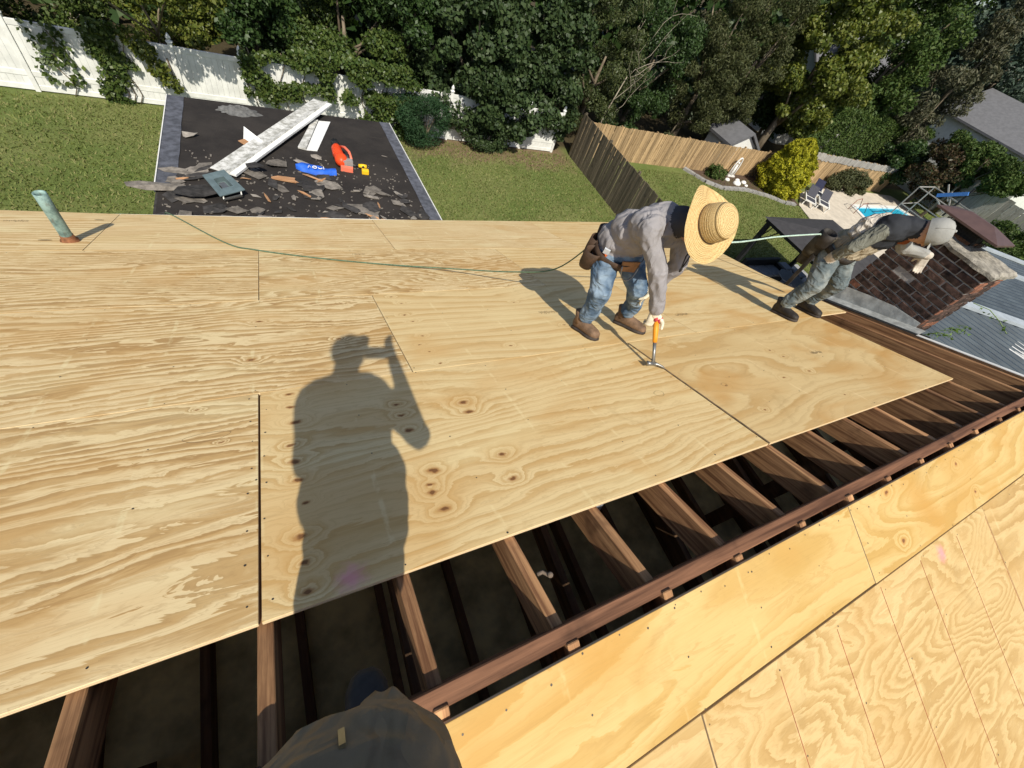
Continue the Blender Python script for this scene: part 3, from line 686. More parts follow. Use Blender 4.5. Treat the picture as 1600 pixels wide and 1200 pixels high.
# ------------------------------------------------------------------ low extension with black felt
EX0, EX1, EY0, EY1 = -1.24, 2.66, 4.46, 9.62
def ez(y): return -2.6-.0707*(y-5.8)
def m_felt():
    t = NT('black_felt'); p = t.obj(); f = t.noise(p, 2.2, 5, .6); g = t.noise(t.mapping(p, scl=(.6, 6, 1)), 4, 4, .7); s = t.noise(p, 60, 2, .5)
    c = t.mix(t.smooth(f, .3, .7), (.022, .019, .018), (.036, .031, .028)); c = t.mix(t.math('MULTIPLY', t.smooth(g, .6, .75), .5), c, (.075, .062, .05)); c = t.mix(t.math('MULTIPLY', t.smooth(s, .62, .75), .3), c, (.09, .08, .07))
    t.link(c, t.b.inputs['Base Color']); t.b.inputs['Roughness'].default_value = .85; t.b.inputs['Specular IOR Level'].default_value = .2; t.bump(t.math('ADD', f, t.math('MULTIPLY', s, .3)), .4, .02); return t.m
M_FELT = m_felt(); M_STRIP = simple('granule_strip', (.085, .09, .11), .85, .35, 9, .5, bscale=120)
M_SHING = [simple('shingle_grey', (.17, .15, .13), .9, .35, 12, .5, bscale=120, rnd=.3), simple('shingle_dark', (.04, .037, .036), .9, .4, 12, .5, bscale=120, rnd=.3), simple('shingle_pale', (.23, .205, .18), .9, .3, 12, .4, bscale=120, rnd=.25), old_wood('splinter_wood', (.30, .15, .07), (.46, .27, .15))]
ext = thing('flat_roof_extension', 'low extension with black felt roof strewn with torn shingles', 'extension', (.7, 7, GZ))
# felt in overlapping strips
y = EY0; i = 0
while y < EY1-.05:
    e = min(EY1, y+.95); h = .004
    mb = MB(); N = 14; vs = []
    for k in range(N+1):
        x = EX0+.03+(EX1-EX0-.06)*k/N; w = .004*mnoise.noise(Vector((x*2, y, 3)))
        vs += [(x, y, ez(y)+.002+w), (x, e+.03, ez(e+.03)+.008+w)]
    mb.add(vs, [(2*k, 2*k+2, 2*k+3, 2*k+1) for k in range(N)]); W(ext, 'felt_strip', mb, M_FELT); y = e; i += 1
mb = MB(); mb.hexa([(EX0, EY0, ez(EY0)-.09), (EX1, EY0, ez(EY0)-.09), (EX1, EY1, ez(EY1)-.09), (EX0, EY1, ez(EY1)-.09), (EX0, EY0, ez(EY0)-.004), (EX1, EY0, ez(EY0)-.004), (EX1, EY1, ez(EY1)-.004), (EX0, EY1, ez(EY1)-.004)]); W(ext, 'roof_deck', mb, M_SHING[1])
for xa, xb, ya in ((EX0-.012, EX0+.235, 6.35), (EX1-.20, EX1+.012, 4.6)):
    mb = MB(); N = 22; vs = []
    for k in range(N+1):
        y = ya+(EY1+.02-ya)*k/N; j = .012*mnoise.noise(Vector((y*3, xa, 0)))
        vs += [(xa+(j if xa > 0 else 0), y, ez(y)+.017), (xb+(0 if xa > 0 else j), y, ez(y)+.015+abs(j)*.5)]
    mb.add(vs, [(2*k, 2*k+1, 2*k+3, 2*k+2) for k in range(N)]); W(ext, 'starter_strip', mb, M_STRIP)
for x in (EX0-.012, EX1+.012):
    mb = MB(); mb.bar((x, 6.3 if x < 0 else 4.6, ez(6.3 if x < 0 else 4.6)+.006), (x, EY1, ez(EY1)+.006), .014, .05); W(ext, 'drip_edge', mb, M_PAINT)
mb = MB(); mb.box(((EX0+EX1)/2, (EY0+EY1)/2-.1, (GZ-2.75)/2-.15), (EX1-EX0-.5, EY1-EY0-.4, -3.0-GZ)); W(ext, 'wall', mb, M_SIDING)

def scrap(name, x, y, sx, sy, rot, mat, label, group, bend=.03, n=7, th=.006, cat='scrap', lift=.03):
    pts = []
    for k in range(n):
        a = 2*pi*k/n+random.uniform(-.25, .25); r = random.uniform(.72, 1.05); c = max(abs(cos(a)), abs(sin(a)))
        pts.append((r*cos(a)/c*sx/2, r*sin(a)/c*sy/2))
    mb = MB(); cr, sr = cos(rot), sin(rot); zs = []
    P = []
    for px, py in pts:
        X = x+px*cr-py*sr; Y = y+px*sr+py*cr; P.append(Vector((X, Y, ez(Y)+lift+bend*random.uniform(0, 1))))
    ctr = sum(P, Vector())/n; ctr.z += bend*random.uniform(-.3, .6)
    vs = [ctr]+P+[ctr-Vector((0,0,th))]+[p-Vector((0,0,th)) for p in P]
    fs = [(0, 1+k, 1+(k+1) % n) for k in range(n)]+[(n+1, n+2+(k+1) % n, n+2+k) for k in range(n)]+[(1+k, n+2+k, n+2+(k+1) % n, 1+(k+1) % n) for k in range(n)]
    mb.add(vs, fs); return tag(W(None, name, mb, mat), label, cat, group)
LB = {0: 'torn brown-grey shingle scrap among the rubble on the black felt roof', 1: 'torn black felt scrap among the rubble on the black felt roof', 2: 'small pale shingle fragment among the rubble on the black felt roof', 3: 'splintered brown wood strip among the rubble on the black felt roof'}
GB = {0: 'brown-grey shingle scraps on the low roof', 1: 'black felt scraps on the low roof', 2: 'pale shingle fragments on the low roof', 3: 'wood splinters on the low roof'}
rs = random.getstate(); random.seed(21)
for i in range(96):
    x = random.uniform(EX0+.1, EX1-.2); y = 5.35+1.75*random.random()**1.2
    if x > 1.2: y = 5.3+(y-5.3)*.75
    k = random.choices((0, 1, 2, 3), (5, 5, 3, 2))[0]; s = random.uniform(.08, .30)*(1.3 if k < 2 else .6)
    zone = 'left of the square vent' if x < -.65 else 'round the square vent' if x < .05 else 'below the blue bag' if x < 1.25 else 'below the yellow drill'
    lab = LB[k].replace('among the rubble on the black felt roof', 'in the roof rubble '+zone); grp = GB[k].replace('on the low roof', zone)
    if k == 3: scrap('wood_splinter', x, y, random.uniform(.15, .4), random.uniform(.02, .05), random.uniform(0, pi), M_SHING[3], lab, grp, .02, 5, .012)
    else: scrap(('shingle_scrap', 'felt_scrap', 'shingle_fragment')[k], x, y, s*random.uniform(.8, 1.6), s*random.uniform(.5, 1), random.uniform(0, pi), M_SHING[k], lab, grp, .018, random.choice((4, 5, 6)), lift=.014+.012*random.random())
mb = MB()
for i in range(520):
    x = random.uniform(EX0+.05, EX1-.08); y = 5.2+2.4*random.random()**1.5; s = random.uniform(.008, .024); mb.box((x, y, ez(y)+.012), (s*random.uniform(1, 2.5), s, .008), Matrix.Rotation(random.uniform(0, 3), 3, 'Z'))
tag(W(None, 'roof_rubble', mb, M_SHING[0]), 'fine shingle crumbs scattered over the black felt roof', 'rubble', kind='stuff')
scrap('shingle_strip', -1.20, 6.33, .72, .22, .05, M_SHING[0], 'long grey shingle strip hanging over the left edge of the felt roof', None, .04, 9, lift=.045)
scrap('felt_flap', -.72, 6.22, .62, .34, .1, M_SHING[1], 'large black felt flap left of the square green vent', None, .06, 9, lift=.05)
scrap('shingle_piece', -.88, 8.05, .22, .13, .4, M_SHING[2], 'lone pale shingle piece on the clear felt near the left strip', None, .05, 6)
scrap('wood_piece', .36, 6.8, .42, .15, -.08, M_SHING[3], 'bright orange-brown broken wood piece among the rubble', None, .02, 7, .02, cat='wood')
scrap('felt_square', -.02, 6.98, .24, .17, .5, M_SHING[1], 'black felt square lying on the end of the long white soffit strip', None, .03, 6, lift=.13)
scrap('shingle_piece', .30, 7.28, .35, .26, .6, M_SHING[0], 'broad brown-grey shingle piece beside the middle of the soffit strip', None, .06, 7)
scrap('shingle_piece', .95, 7.63, .2, .08, -.3, M_SHING[2], 'pale curled shingle left of the orange leaf blower', None, .05, 7)
scrap('shingle_piece', .70, 7.38, .28, .12, -.7, M_SHING[2], 'pale crossed shingle piece above the blue bag', None, .05, 7)
scrap('wood_piece', 1.45, 6.55, .14, .05, .1, M_SHING[2], 'short pale wood chip below the yellow drill', None, .01, 5, .015, cat='wood')
scrap('wood_piece', 1.64, 6.38, .28, .07, -.4, M_SHING[2], 'pale wood strip below and right of the yellow drill', None, .01, 6, .015, cat='wood')
scrap('wood_piece', 2.2, 7.95, .13, .025, -.4, M_SHING[2], 'thin pale lath alone on the right side of the felt', None, .005, 5, .01, cat='wood')
random.setstate(rs)
# ball of crumpled grey underlay
mb = MB(); c = Vector((-.17, 9.22, ez(9.22)+.04)); vs = []; n, k = 22, 12
for i in range(k+1):
    for j in range(n):
        a = 2*pi*j/n; r = i/k; d = 1+.45*mnoise.noise(Vector((cos(a)*2.5, sin(a)*2.5, r*3+4)))
        vs.append((c.x+.33*r*d*cos(a), c.y+.15*r*d*sin(a), ez(c.y)+.01+max(0, (1-r*r))*.09+.06*abs(mnoise.noise(Vector((cos(a)*r*5, sin(a)*r*5, 7))))))
mb.add(vs, [(i*n+j, i*n+(j+1) % n, (i+1)*n+(j+1) % n, (i+1)*n+j) for i in range(k) for j in range(n)])
tag(W(None, 'crumpled_underlay', mb, simple('grey_underlay', (.11, .11, .11), .8, .3, 12, .3)), 'crumpled grey underlay heap at the far edge of the felt roof', 'underlay')
# white soffit strips
def m_white_alu():
    t = NT('dirty_white_aluminium'); p = t.obj(); f = t.noise(t.mapping(p, scl=(1, 1, 1)), 7, 5, .7); g = t.noise(p, 40, 3, .6)
    c = t.mix(t.smooth(f, .35, .62), (.36, .35, .31), (.78, .77, .74)); c = t.mix(t.math('MULTIPLY', t.smooth(g, .58, .72), .4), c, (.2, .18, .15))
    t.link(c, t.b.inputs['Base Color']); t.b.inputs['Roughness'].default_value = .45; t.b.inputs['Metallic'].default_value = .1; return t.m
M_ALU = m_white_alu()
M_ALUC = simple('clean_white_aluminium', (.78, .78, .77), .45, .08, 5, .05)
sa = Vector((-.44, 6.84, ez(6.84)+.05)); sb = Vector((1.38, 9.98, ez(9.9)+.12)); d = (sb-sa).normalized(); q = Vector((d.y, -d.x, 0)).normalized()
so = thing('soffit_strip', 'long dirty white soffit strip lying diagonally across the felt roof', 'soffit strip', sa)
mb = MB(); mb.hexa([sa-q*.19, sa-q*.02, sb-q*.02, sb-q*.19]+[p+Vector((0,0,.012)) for p in (sa-q*.19, sa-q*.02, sb-q*.02, sb-q*.19)]); W(so, 'flat_panel', mb, M_ALU)
mb = MB(); mb.hexa([sa-q*.02, sa+q*.10, sb+q*.10, sb-q*.02]+[p+Vector((0,0,z)) for p, z in ((sa-q*.02, .012), (sa+q*.10, .06), (sb+q*.10, .06), (sb-q*.02, .012))]); W(so, 'channel', mb, M_ALU)
mb = MB(); mb.hexa([sa+q*.10, sa+q*.19, sb+q*.19, sb+q*.10]+[p+Vector((0,0,z)) for p, z in ((sa+q*.10, .03), (sa+q*.19, .035), (sb+q*.19, .035), (sb+q*.10, .03))]); W(so, 'lip', mb, M_ALUC)
sp2 = thing('aluminium_offcut', 'short white aluminium panel tucked under the long soffit strip', 'offcut', (1.0, 8.5, ez(8.5)))
def slab(pts, z, th): 
    mb = MB(); return mb.prism([(x, y, ez(y)+z) for x, y in pts], (0, 0, th))
W(sp2, 'panel', slab([(.82, 7.93), (1.0, 7.93), (1.42, 9.3), (1.2, 9.28)], .012, .01), M_ALUC); W(sp2, 'channel', slab([(.69, 7.98), (.815, 7.935), (1.19, 9.28), (1.08, 9.25)], .012, .03), M_ALU)
scr = thing('folded_flashing', 'folded white and rust flashing scrap leaning on the soffit strip', 'flashing', (0, 8.0, ez(8)))
mb = MB(); mb.add([(-.10, 8.3, ez(8.3)+.16), (.16, 7.92, ez(7.9)+.10), (-.06, 7.85, ez(7.85)+.02), (-.14, 8.05, ez(8)+.02)], [(0,1,2,3), (3,2,1,0)]); W(scr, 'white_fold', mb, M_ALUC)
mb = MB(); mb.prism([(-.22, 8.02, ez(8)+.02), (-.02, 7.72, ez(7.7)+.02), (.06, 7.78, ez(7.8)+.05), (-.12, 8.04, ez(8)+.05)], (0, 0, .01)); W(scr, 'rust_fold', mb, M_SHING[3])
# square roof vent
M_GREEN = simple('green_grey_metal', (.15, .20, .21), .5, .15, 8, .1, metal=.3)
vt = thing('square_vent', 'square green-grey metal roof vent lying in the rubble', 'vent', (-.45, 6.32, ez(6.3)))
A = [Vector((-.68, 6.53, ez(6.5)+.15)), Vector((-.41, 6.70, ez(6.7)+.17)), Vector((-.17, 6.22, ez(6.2)+.13)), Vector((-.48, 6.02, ez(6)+.12))]
ctr = sum(A, Vector())/4
inn = [ctr.lerp(p, .46) for p in A]; dn = Vector((0, 0, .012))
mb = MB(); mb.add(A+inn+[p-dn for p in A]+[p-dn for p in inn], [(0,4,5,1), (1,5,6,2), (2,6,7,3), (3,7,4,0), (0,1,9,8), (1,2,10,9), (2,3,11,10), (3,0,8,11)]); W(vt, 'flange', mb, M_GREEN)
inn2 = [p-Vector((0,0,.07)) for p in inn]
mb = MB(); mb.add(inn+inn2, [(0,4,5,1), (1,5,6,2), (2,6,7,3), (3,7,4,0), (7,6,5,4)]); W(vt, 'throat', mb, M_GREEN)
mb = MB(); mid = ctr-Vector((0,0,.045)); mb.prism([mid+(p-ctr)*.55 for p in inn], (0, 0, .004)); W(vt, 'damper', mb, M_STEEL)
mb = MB(); p0, p1 = A[3].lerp(A[2], .18)-Vector((.02, .03, .05)), A[3].lerp(A[2], .82)-Vector((0, .03, .05)); mb.bar(p0, p1, .02); mb.bar(p0, p0+Vector((0, .05, .04)), .015); mb.bar(p1, p1+Vector((0, .05, .04)), .015); W(vt, 'bracket', mb, M_STEEL)
# blue bag
M_BLUE = simple('blue_fabric', (.02, .11, .55), .6, .2, 10, .3)
bg = thing('blue_bag', 'crumpled bright blue bag with white lettering beside the leaf blower', 'bag', (.9, 7.2, ez(7.2)))
mb = MB(); vs = []; nx, ny = 26, 12
outl = lambda s: (.12+.10*sin(pi*min(1, s*1.2)))*(1 if s > .1 else .35+6.5*s)
for i in range(nx+1):
    s = i/nx; x = .58+.62*s
    for j in range(ny+1):
        t_ = j/ny*2-1; y = 7.24-.10*s+t_*outl(s)*.75+.03*sin(7*s); h = .012+.075*max(0, 1-t_*t_)**.6+.05*mnoise.noise(Vector((x*8, y*8, 2)))*(1-t_*t_)
        vs.append((x, y, ez(y)+max(.008, h)))
mb.add(vs, [(i*(ny+1)+j, (i+1)*(ny+1)+j, (i+1)*(ny+1)+j+1, i*(ny+1)+j+1) for i in range(nx) for j in range(ny)]); W(bg, 'sack', mb, M_BLUE, True)
mb = MB(); M_WHITE = simple('white_print', (.8, .8, .8), .6, .05, 10, 0)
def zb(x, y): return ez(y)+.112
def ringm(cx, cy, r, a0=0, a1=2*pi, th=.014):
    p = [Vector((cx+r*cos(a), cy+r*1.0*sin(a), zb(cx, cy)+.004)) for a in np.linspace(a0, a1, 12)]; mb.tube(p, th/2, 5)
ringm(.86, 7.10, .032); mb.tube([(.76, 7.09, zb(0, 7.1)), (.78, 7.15, zb(0, 7.1)), (.80, 7.09, zb(0, 7.1)), (.80, 7.15, zb(0, 7.1))], .007, 5); ringm(.945, 7.09, .028, pi, 2*pi); mb.tube([(1.0, 7.07, zb(0, 7.1)), (1.0, 7.14, zb(0, 7.1))], .007, 5)
W(bg, 'lettering', mb, M_WHITE)
# leaf blower
M_ORG = simple('orange_plastic', (.78, .07, .015), .4, .1, 8, .05); M_BLK = simple('black_plastic', (.02, .02, .022), .5, .2, 20, .1); M_GRY = simple('grey_plastic', (.28, .27, .26), .5, .15, 14, .1)
M_PINK = simple('faded_red_plastic', (.75, .18, .11), .45, .1, 8, .05)
BS = .88
bl = thing('leaf_blower', 'orange leaf blower with dark nozzle lying on the felt roof', 'leaf blower', (1.38, 7.7, ez(7.7)))
def E(x, y, h): x = 1.40+(x-1.40)*BS; y = 7.65+(y-7.65)*BS; return Vector((x, y, ez(y)+h*BS))
mb = MB(); mb.tube([E(1.33, 8.33, .09), E(1.345, 8.2, .09), E(1.35, 8.05, .09)], [.062, .062, .052], 14); W(bl, 'nozzle', mb, M_BLK, True)
mb = MB(); mb.tube([E(1.34, 8.10, .10), E(1.31, 7.95, .11), E(1.31, 7.7, .11), E(1.33, 7.5, .11), E(1.35, 7.33, .10)], [.06, .085, .095, .09, .07], 16); mb.ball(E(1.33, 7.45, .12), (.11, .14, .11), 14, 9); W(bl, 'housing', mb, M_ORG, True)
mb = MB(); mb.tube([E(1.40, 8.0, .15), E(1.46, 7.8, .22), E(1.51, 7.6, .22), E(1.52, 7.42, .16)], .024, 8); W(bl, 'handle', mb, M_PINK, True)
mb = MB(); mb.tube([E(1.455, 7.52, .05), E(1.455, 7.52, .19)], .075, 16); mb.ball(E(1.455, 7.52, .19), (.06, .06, .025), 12, 6); W(bl, 'recoil_cover', mb, M_BLK, True)
mb = MB(); mb.box(E(1.44, 7.36, .10), (.16, .10, .13)); W(bl, 'engine', mb, M_GRY)
mb = MB(); mb.box(E(1.40, 7.22, .05), (.2, .08, .07), Matrix.Rotation(-.2, 3, 'Z')); W(bl, 'fuel_tank', mb, M_PINK)
def E(x, y, h): return Vector((x, y, ez(y)+h))
# drill
M_YEL = simple('yellow_plastic', (.80, .48, .02), .45, .1, 10, .05)
dr = thing('drill', 'yellow cordless drill lying right of the leaf blower', 'drill', (1.66, 7.3, ez(7.3)))
mb = MB(); mb.tube([E(1.62, 7.42, .05), E(1.70, 7.41, .05), E(1.76, 7.40, .05)], [.03, .038, .034], 10); W(dr, 'motor_body', mb, M_YEL, True)
mb = MB(); mb.tube([E(1.62, 7.42, .05), E(1.58, 7.424, .05)], [.024, .014], 10); W(dr, 'chuck', mb, M_BLK, True)
mb = MB(); mb.tube([E(1.58, 7.424, .05), E(1.49, 7.435, .05)], .006, 6); W(dr, 'bit', mb, M_STEEL, True)
mb = MB(); mb.tube([E(1.70, 7.40, .05), E(1.685, 7.33, .045), E(1.70, 7.26, .045)], [.025, .02, .022], 8); W(dr, 'grip', mb, M_BLK, True)
mb = MB(); mb.box(E(1.70, 7.22, .045), (.12, .085, .075), Matrix.Rotation(-.1, 3, 'Z')); me = mb.mesh('battery'); bevel_mesh(me, .01, 2); me.transform(parent_world(dr).inverted()); link_mesh('battery', me, M_YEL, dr)
# ------------------------------------------------------------------ fences
FY = 17.3
M_VINYL = simple('white_vinyl', (.70, .70, .675), .5, .12, 2.2, .06)
vf = thing('vinyl_fence', 'tall white vinyl privacy fence with pointed post caps along the lawn', 'fence', (0, FY, GZ))
px0 = -3.69; pitch = 1.772
posts = [px0+pitch*k for k in range(-4, 10)]
def fence_mesh_post():
    mb = MB(); mb.box((0, 0, .91), (.115, .115, 1.82)); return bevel_mesh(mb.mesh('post'), .006)
PM = fence_mesh_post(); PM.materials.append(M_VINYL)
mb = MB(); mb.lathe([(.09, 0), (.09, .03), (.05, .05), (.045, .07), (.07, .10), (.055, .15), (.02, .21), (.001, .235)], Matrix.Rotation(pi/4, 4, 'Z'), 12); CM = mb.mesh('post_cap', True); CM.materials.append(M_VINYL)
inv = parent_world(vf).inverted()
for x in posts:
    o = bpy.data.objects.new('post', PM); COL.objects.link(o); o.parent = vf; o.matrix_local = inv @ Matrix.Translation((x, FY, GZ))
    o = bpy.data.objects.new('post_cap', CM); COL.objects.link(o); o.parent = vf; o.matrix_local = inv @ Matrix.Translation((x, FY, GZ+1.82))
# panel made of tongue-and-groove boards, rails top, middle and bottom
mb = MB(); x = -pitch/2+.06; nb = 11; bw = (pitch-.12)/nb
for k in range(nb): mb.box((x+bw*(k+.5), 0, .86), (bw-.004, .03, 1.62))
PB = mb.mesh('board_panel'); PB.materials.append(M_VINYL)
mb = MB(); mb.box((0, 0, 0), (pitch-.11, .055, .14)); RB = bevel_mesh(mb.mesh('rail'), .006); RB.materials.append(M_VINYL)
for a, b in zip(posts[:-1], posts[1:]):
    m = (a+b)/2
    o = bpy.data.objects.new('board_panel', PB); COL.objects.link(o); o.parent = vf; o.matrix_local = inv @ Matrix.Translation((m, FY, GZ))
    for z in (1.66, .46, .1):
        o = bpy.data.objects.new('rail', RB); COL.objects.link(o); o.parent = vf; o.matrix_local = inv @ Matrix.Translation((m, FY, GZ+z))

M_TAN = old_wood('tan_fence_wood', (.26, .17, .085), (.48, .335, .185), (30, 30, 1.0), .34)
M_SHADEB = old_wood('shaded_fence_wood', (.095, .078, .055), (.18, .145, .10), (30, 30, 1.0), .25)  # fence wood darkened: the shade on its visible side is painted in
M_WEATH = old_wood('weathered_top', (.24, .22, .20), (.40, .38, .35), (30, 30, 1.0), .15)
def plank_fence(name, label, a, b, h, mat, bw=.135, hvar=.02, h2=None, back=.03, topband=None):
    a, b = Vector(a), Vector(b); d = b-a; L = d.length; d.normalize(); rz = math.atan2(d.y, d.x)
    root = thing(name, label, 'fence', (a.x, a.y, GZ), rz); n = int(L/bw)
    mb = MB(); mb.box((0, 0, h/2), (bw-.010, .02, h)); me = bevel_mesh(mb.mesh('fence_board'), .003); me.materials.append(mat)
    for k in range(n):
        o = bpy.data.objects.new('fence_board', me); COL.objects.link(o); o.parent = root
        f = k/max(1, n-1); hs = 1+((h2/h-1)*f if h2 else 0)+random.uniform(-hvar, hvar)
        o.location = ((k+.5)*bw, random.uniform(-.006, .006), 0); o.rotation_euler = (random.uniform(-.008, .008), random.uniform(-.012, .012), 0); o.scale = (1, 1, hs)
    for z in (.35, h*.8):
        mb = MB(); mb.box((L/2, back, z), (L, .04, .09)); me2 = mb.mesh('rail'); link_mesh('rail', me2, mat, root)
    k = 0
    while k*2.4 <= L:
        mb = MB(); mb.box((k*2.4, back+.07, h*.5), (.09, .09, h+.02)); link_mesh('post', mb.mesh('post'), mat, root); k += 1
    if topband:
        mb = MB(); mb.box((0, 0, topband/2), (bw+.02, .035, topband)); mt = mb.mesh('top_board'); mt.materials.append(M_WEATH)
        for k in range(int(L/(bw*1.6))):
            o = bpy.data.objects.new('top_board', mt); COL.objects.link(o); o.parent = root; o.location = ((k+.5)*bw*1.6, -.03, h-topband+random.uniform(-.03, .05)); o.scale = (1.35, 1, 1)
    return root
plank_fence('plank_fence', 'shade-darkened plank fence running from the lawn corner towards the house', (13.27, 17.2), (13.17, 7.0), 1.92, M_SHADEB, .14, .006, 1.84, back=.05)
plank_fence('plank_fence', 'sunlit tan plank fence behind the neighbouring garden bed', (13.4, 17.22), (28.4, 17.18), 1.60, M_TAN, .14, .012, 1.56)
plank_fence('plank_fence', 'sunlit tan plank fence with grey weathered top behind the pool terrace', (31.0, 17.4), (44.5, 17.1), 1.95, M_TAN, .15, .012, topband=.42)

# ------------------------------------------------------------------ trees and plants
M_BARK = old_wood('bark', (.10, .075, .05), (.22, .18, .13), (6, 6, 1.5))
M_BARKP = old_wood('pale_bark', (.24, .20, .15), (.40, .35, .28), (6, 6, 1.5))
FOL = {
 'dark': foliage('leaf_dark', [(.022,.048,.012), (.035,.068,.017), (.05,.085,.022)], .5, .2),
 'maple': foliage('leaf_maple', [(.024,.044,.016), (.038,.062,.022), (.054,.08,.028)], .5, .15, .25),
 'olive': foliage('leaf_olive', [(.045,.062,.020), (.065,.085,.028), (.09,.10,.035)], .5, .2),
 'cedar': foliage('leaf_cedar', [(.04,.052,.018), (.062,.072,.026), (.085,.088,.034)], .6, .15, .25),
 'yellow': foliage('leaf_yellow', [(.065,.092,.016), (.11,.14,.024), (.17,.18,.034), (.09,.12,.02)], .45, .3),
 'ivy': foliage('leaf_ivy', [(.035,.065,.014), (.065,.10,.022), (.10,.13,.03)], .45, .22),
 'gold': foliage('leaf_gold', [(.26,.26,.018), (.38,.36,.025), (.50,.46,.035), (.17,.20,.018)], .6, .25, .2),
 'hedge': foliage('leaf_hedge', [(.035,.068,.014), (.055,.092,.02), (.085,.115,.03)], .6, .15, .2),
 'blue': foliage('leaf_hazed', [(.045,.072,.052), (.062,.092,.066), (.082,.11,.08)], .6, .15, .25),  # bluish distance haze painted into the leaf colour of the far trees
 'pine': foliage('leaf_pine', [(.085,.088,.055), (.12,.115,.07), (.06,.07,.04)], .6, .15, .2),
 'shrub': foliage('leaf_shrub', [(.05,.058,.026), (.08,.085,.036)], .6, .15, .2),
 'feather': foliage('leaf_feather', [(.018,.05,.020), (.03,.07,.028), (.042,.085,.034)], .6, .2, .2),
 'red': foliage('leaf_red', [(.05,.055,.022), (.10,.055,.03), (.04,.06,.022)], .5, .2),
}
def crown_clumps(c, r, n, rr, seed):
    rg = np.random.RandomState(seed); out = []
    while len(out) < n:
        d = rg.normal(size=3); d /= np.linalg.norm(d); k = rg.uniform(.25, 1)**.45
        out.append((np.array(c)+d*np.array(r)*k, rg.uniform(*rr)))
    return out
def leaf_pts(clumps, n):
    w = np.array([r*r for _, r in clumps]); w = w/w.sum(); P = []; Nn = []
    for (c, r), k in zip(clumps, np.maximum(4, (w*n).astype(int))):
        d = np.random.normal(size=(k, 3)); d /= np.linalg.norm(d, axis=1)[:, None]
        rad = r*np.random.uniform(.25, 1, k)**.5
        P.append(c+d*rad[:, None]*np.array([1, 1, .75])); Nn.append(d*.7+np.array([0, -.1, .45]))
    return np.concatenate(P), np.concatenate(Nn)
def tree(name, label, base, clumps, nleaf, size, kind, trunk_r=.14, bark=None, group=None, cat='tree', aspect=.6, droop=.4, limbs=7, multi=1):
    base = Vector((base[0], base[1], GZ)); root = thing(name, label, cat, base, 0, group); bark = bark or M_BARK
    cz = np.mean([c for c, r in clumps], 0); top = Vector(cz); mb = MB()
    for k in range(multi):
        off = Vector((random.uniform(-.5, .5), random.uniform(-.3, .3), 0)) if multi > 1 else Vector()
        m1 = base.lerp(top, .45)+off+Vector((random.uniform(-.25, .25), random.uniform(-.2, .2), 0))
        mb.tube([base+off*.4-Vector((0,0,.1)), base.lerp(m1, .5)+Vector((random.uniform(-.1,.1), 0, 0)), m1, top+off], [trunk_r*1.25, trunk_r, trunk_r*.75, trunk_r*.3], 8)
    W(root, 'trunk', mb, bark, True); nleaf = int(nleaf*1.35)
    rg = random.Random(len(label)*7+int(base.x*10)); ch_ = rg.sample(clumps, min(limbs, len(clumps)))
    for c, r in ch_:
        mb = MB(); s = base.lerp(top, rg.uniform(.3, .7)); e = Vector(c); m1 = s.lerp(e, .5)+Vector((0, 0, .15)); mb.tube([s, m1, e], [trunk_r*.45, trunk_r*.3, trunk_r*.1], 6); W(root, 'limb', mb, bark, True)
    P, N = leaf_pts(clumps, nleaf)
    leaf_mesh('crown', leaves(P, size, N, .55, aspect, .1, droop), 4, FOL[kind], parent=root); return root
cc = crown_clumps
TG = 'trees behind the garden fences'
tree('young_tree', 'thin grey-stemmed tree behind the white fence at the far left', (-6.6, 18.6), cc((-6.4, 19, -4.2), (1.6, 1, 1.0), 16, (.3, .6), 1), 5200, .11, 'olive', .07, M_BARKP, TG, multi=3)
tree('young_tree', 'low green sapling between the pale stems at the far left', (-4.9, 19.2), cc((-4.6, 19.3, -5.2), (1.3, .9, .9), 16, (.3, .55), 2), 5000, .10, 'ivy', .05, M_BARKP, TG, multi=3)
tree('young_tree', 'bright yellow-green tree hanging a branch over the white fence', (-2.0, 18.5), cc((-2.0, 18.6, -4.2), (1.5, 1, 1.1), 18, (.3, .6), 3)+[(np.array([-2.55, 17.05, -5.05]), .3), (np.array([-2.35, 16.95, -5.4]), .3), (np.array([-2.15, 16.95, -5.7]), .25), (np.array([-2.75, 17.2, -4.8]), .35), (np.array([-2.0, 16.95, -5.9]), .16)]+[(np.array([-3.4+.27*k, 15.75+.25*math.sin(k*2.1), -3.05+.22*math.cos(k*1.7)]), .34) for k in range(-7, 12)], 14500, .105, 'yellow', .08, None, TG)
tree('dark_tree', 'dark leafy tree over the white fence left of the ivy', (.3, 19), cc((.2, 19.2, -3.9), (1.8, 1.4, 1.6), 26, (.35, .75), 4), 13000, .12, 'dark', .13, None, TG)
tree('dark_tree', 'dark leafy tree rising straight behind the ivy mass', (3.2, 19.2), cc((3.2, 19.0, -3.8), (1.9, 1.5, 2.0), 30, (.35, .75), 5), 16000, .12, 'ivy', .14, None, TG)
tree('dark_tree', 'tall dark tree right behind the feathery bush', (5.6, 19.6), cc((5.7, 19.6, -3.4), (1.9, 1.5, 2.6), 34, (.35, .75), 6), 17000, .13, 'dark', .15, None, TG)
tree('maple_tree', 'big dark maple sweeping down to the lawn edge', (8.2, 18.2), cc((8.0, 18.4, -3.8), (2.3, 1.7, 2.6), 46, (.4, .8), 7)+cc((9.4, 17.0, -5.2), (1.5, .9, 1.1), 18, (.35, .6), 8), 26000, .15, 'maple', .18, None, TG, aspect=.8)
tree('maple_tree', 'second dark maple behind the end of the white fence', (11.4, 19), cc((11.3, 18.8, -3.4), (2.2, 1.5, 3.0), 44, (.4, .8), 9)+cc((12.0, 17.4, -5.3), (.9, .5, .9), 10, (.3, .5), 10), 22000, .14, 'maple', .17, None, TG, aspect=.8)
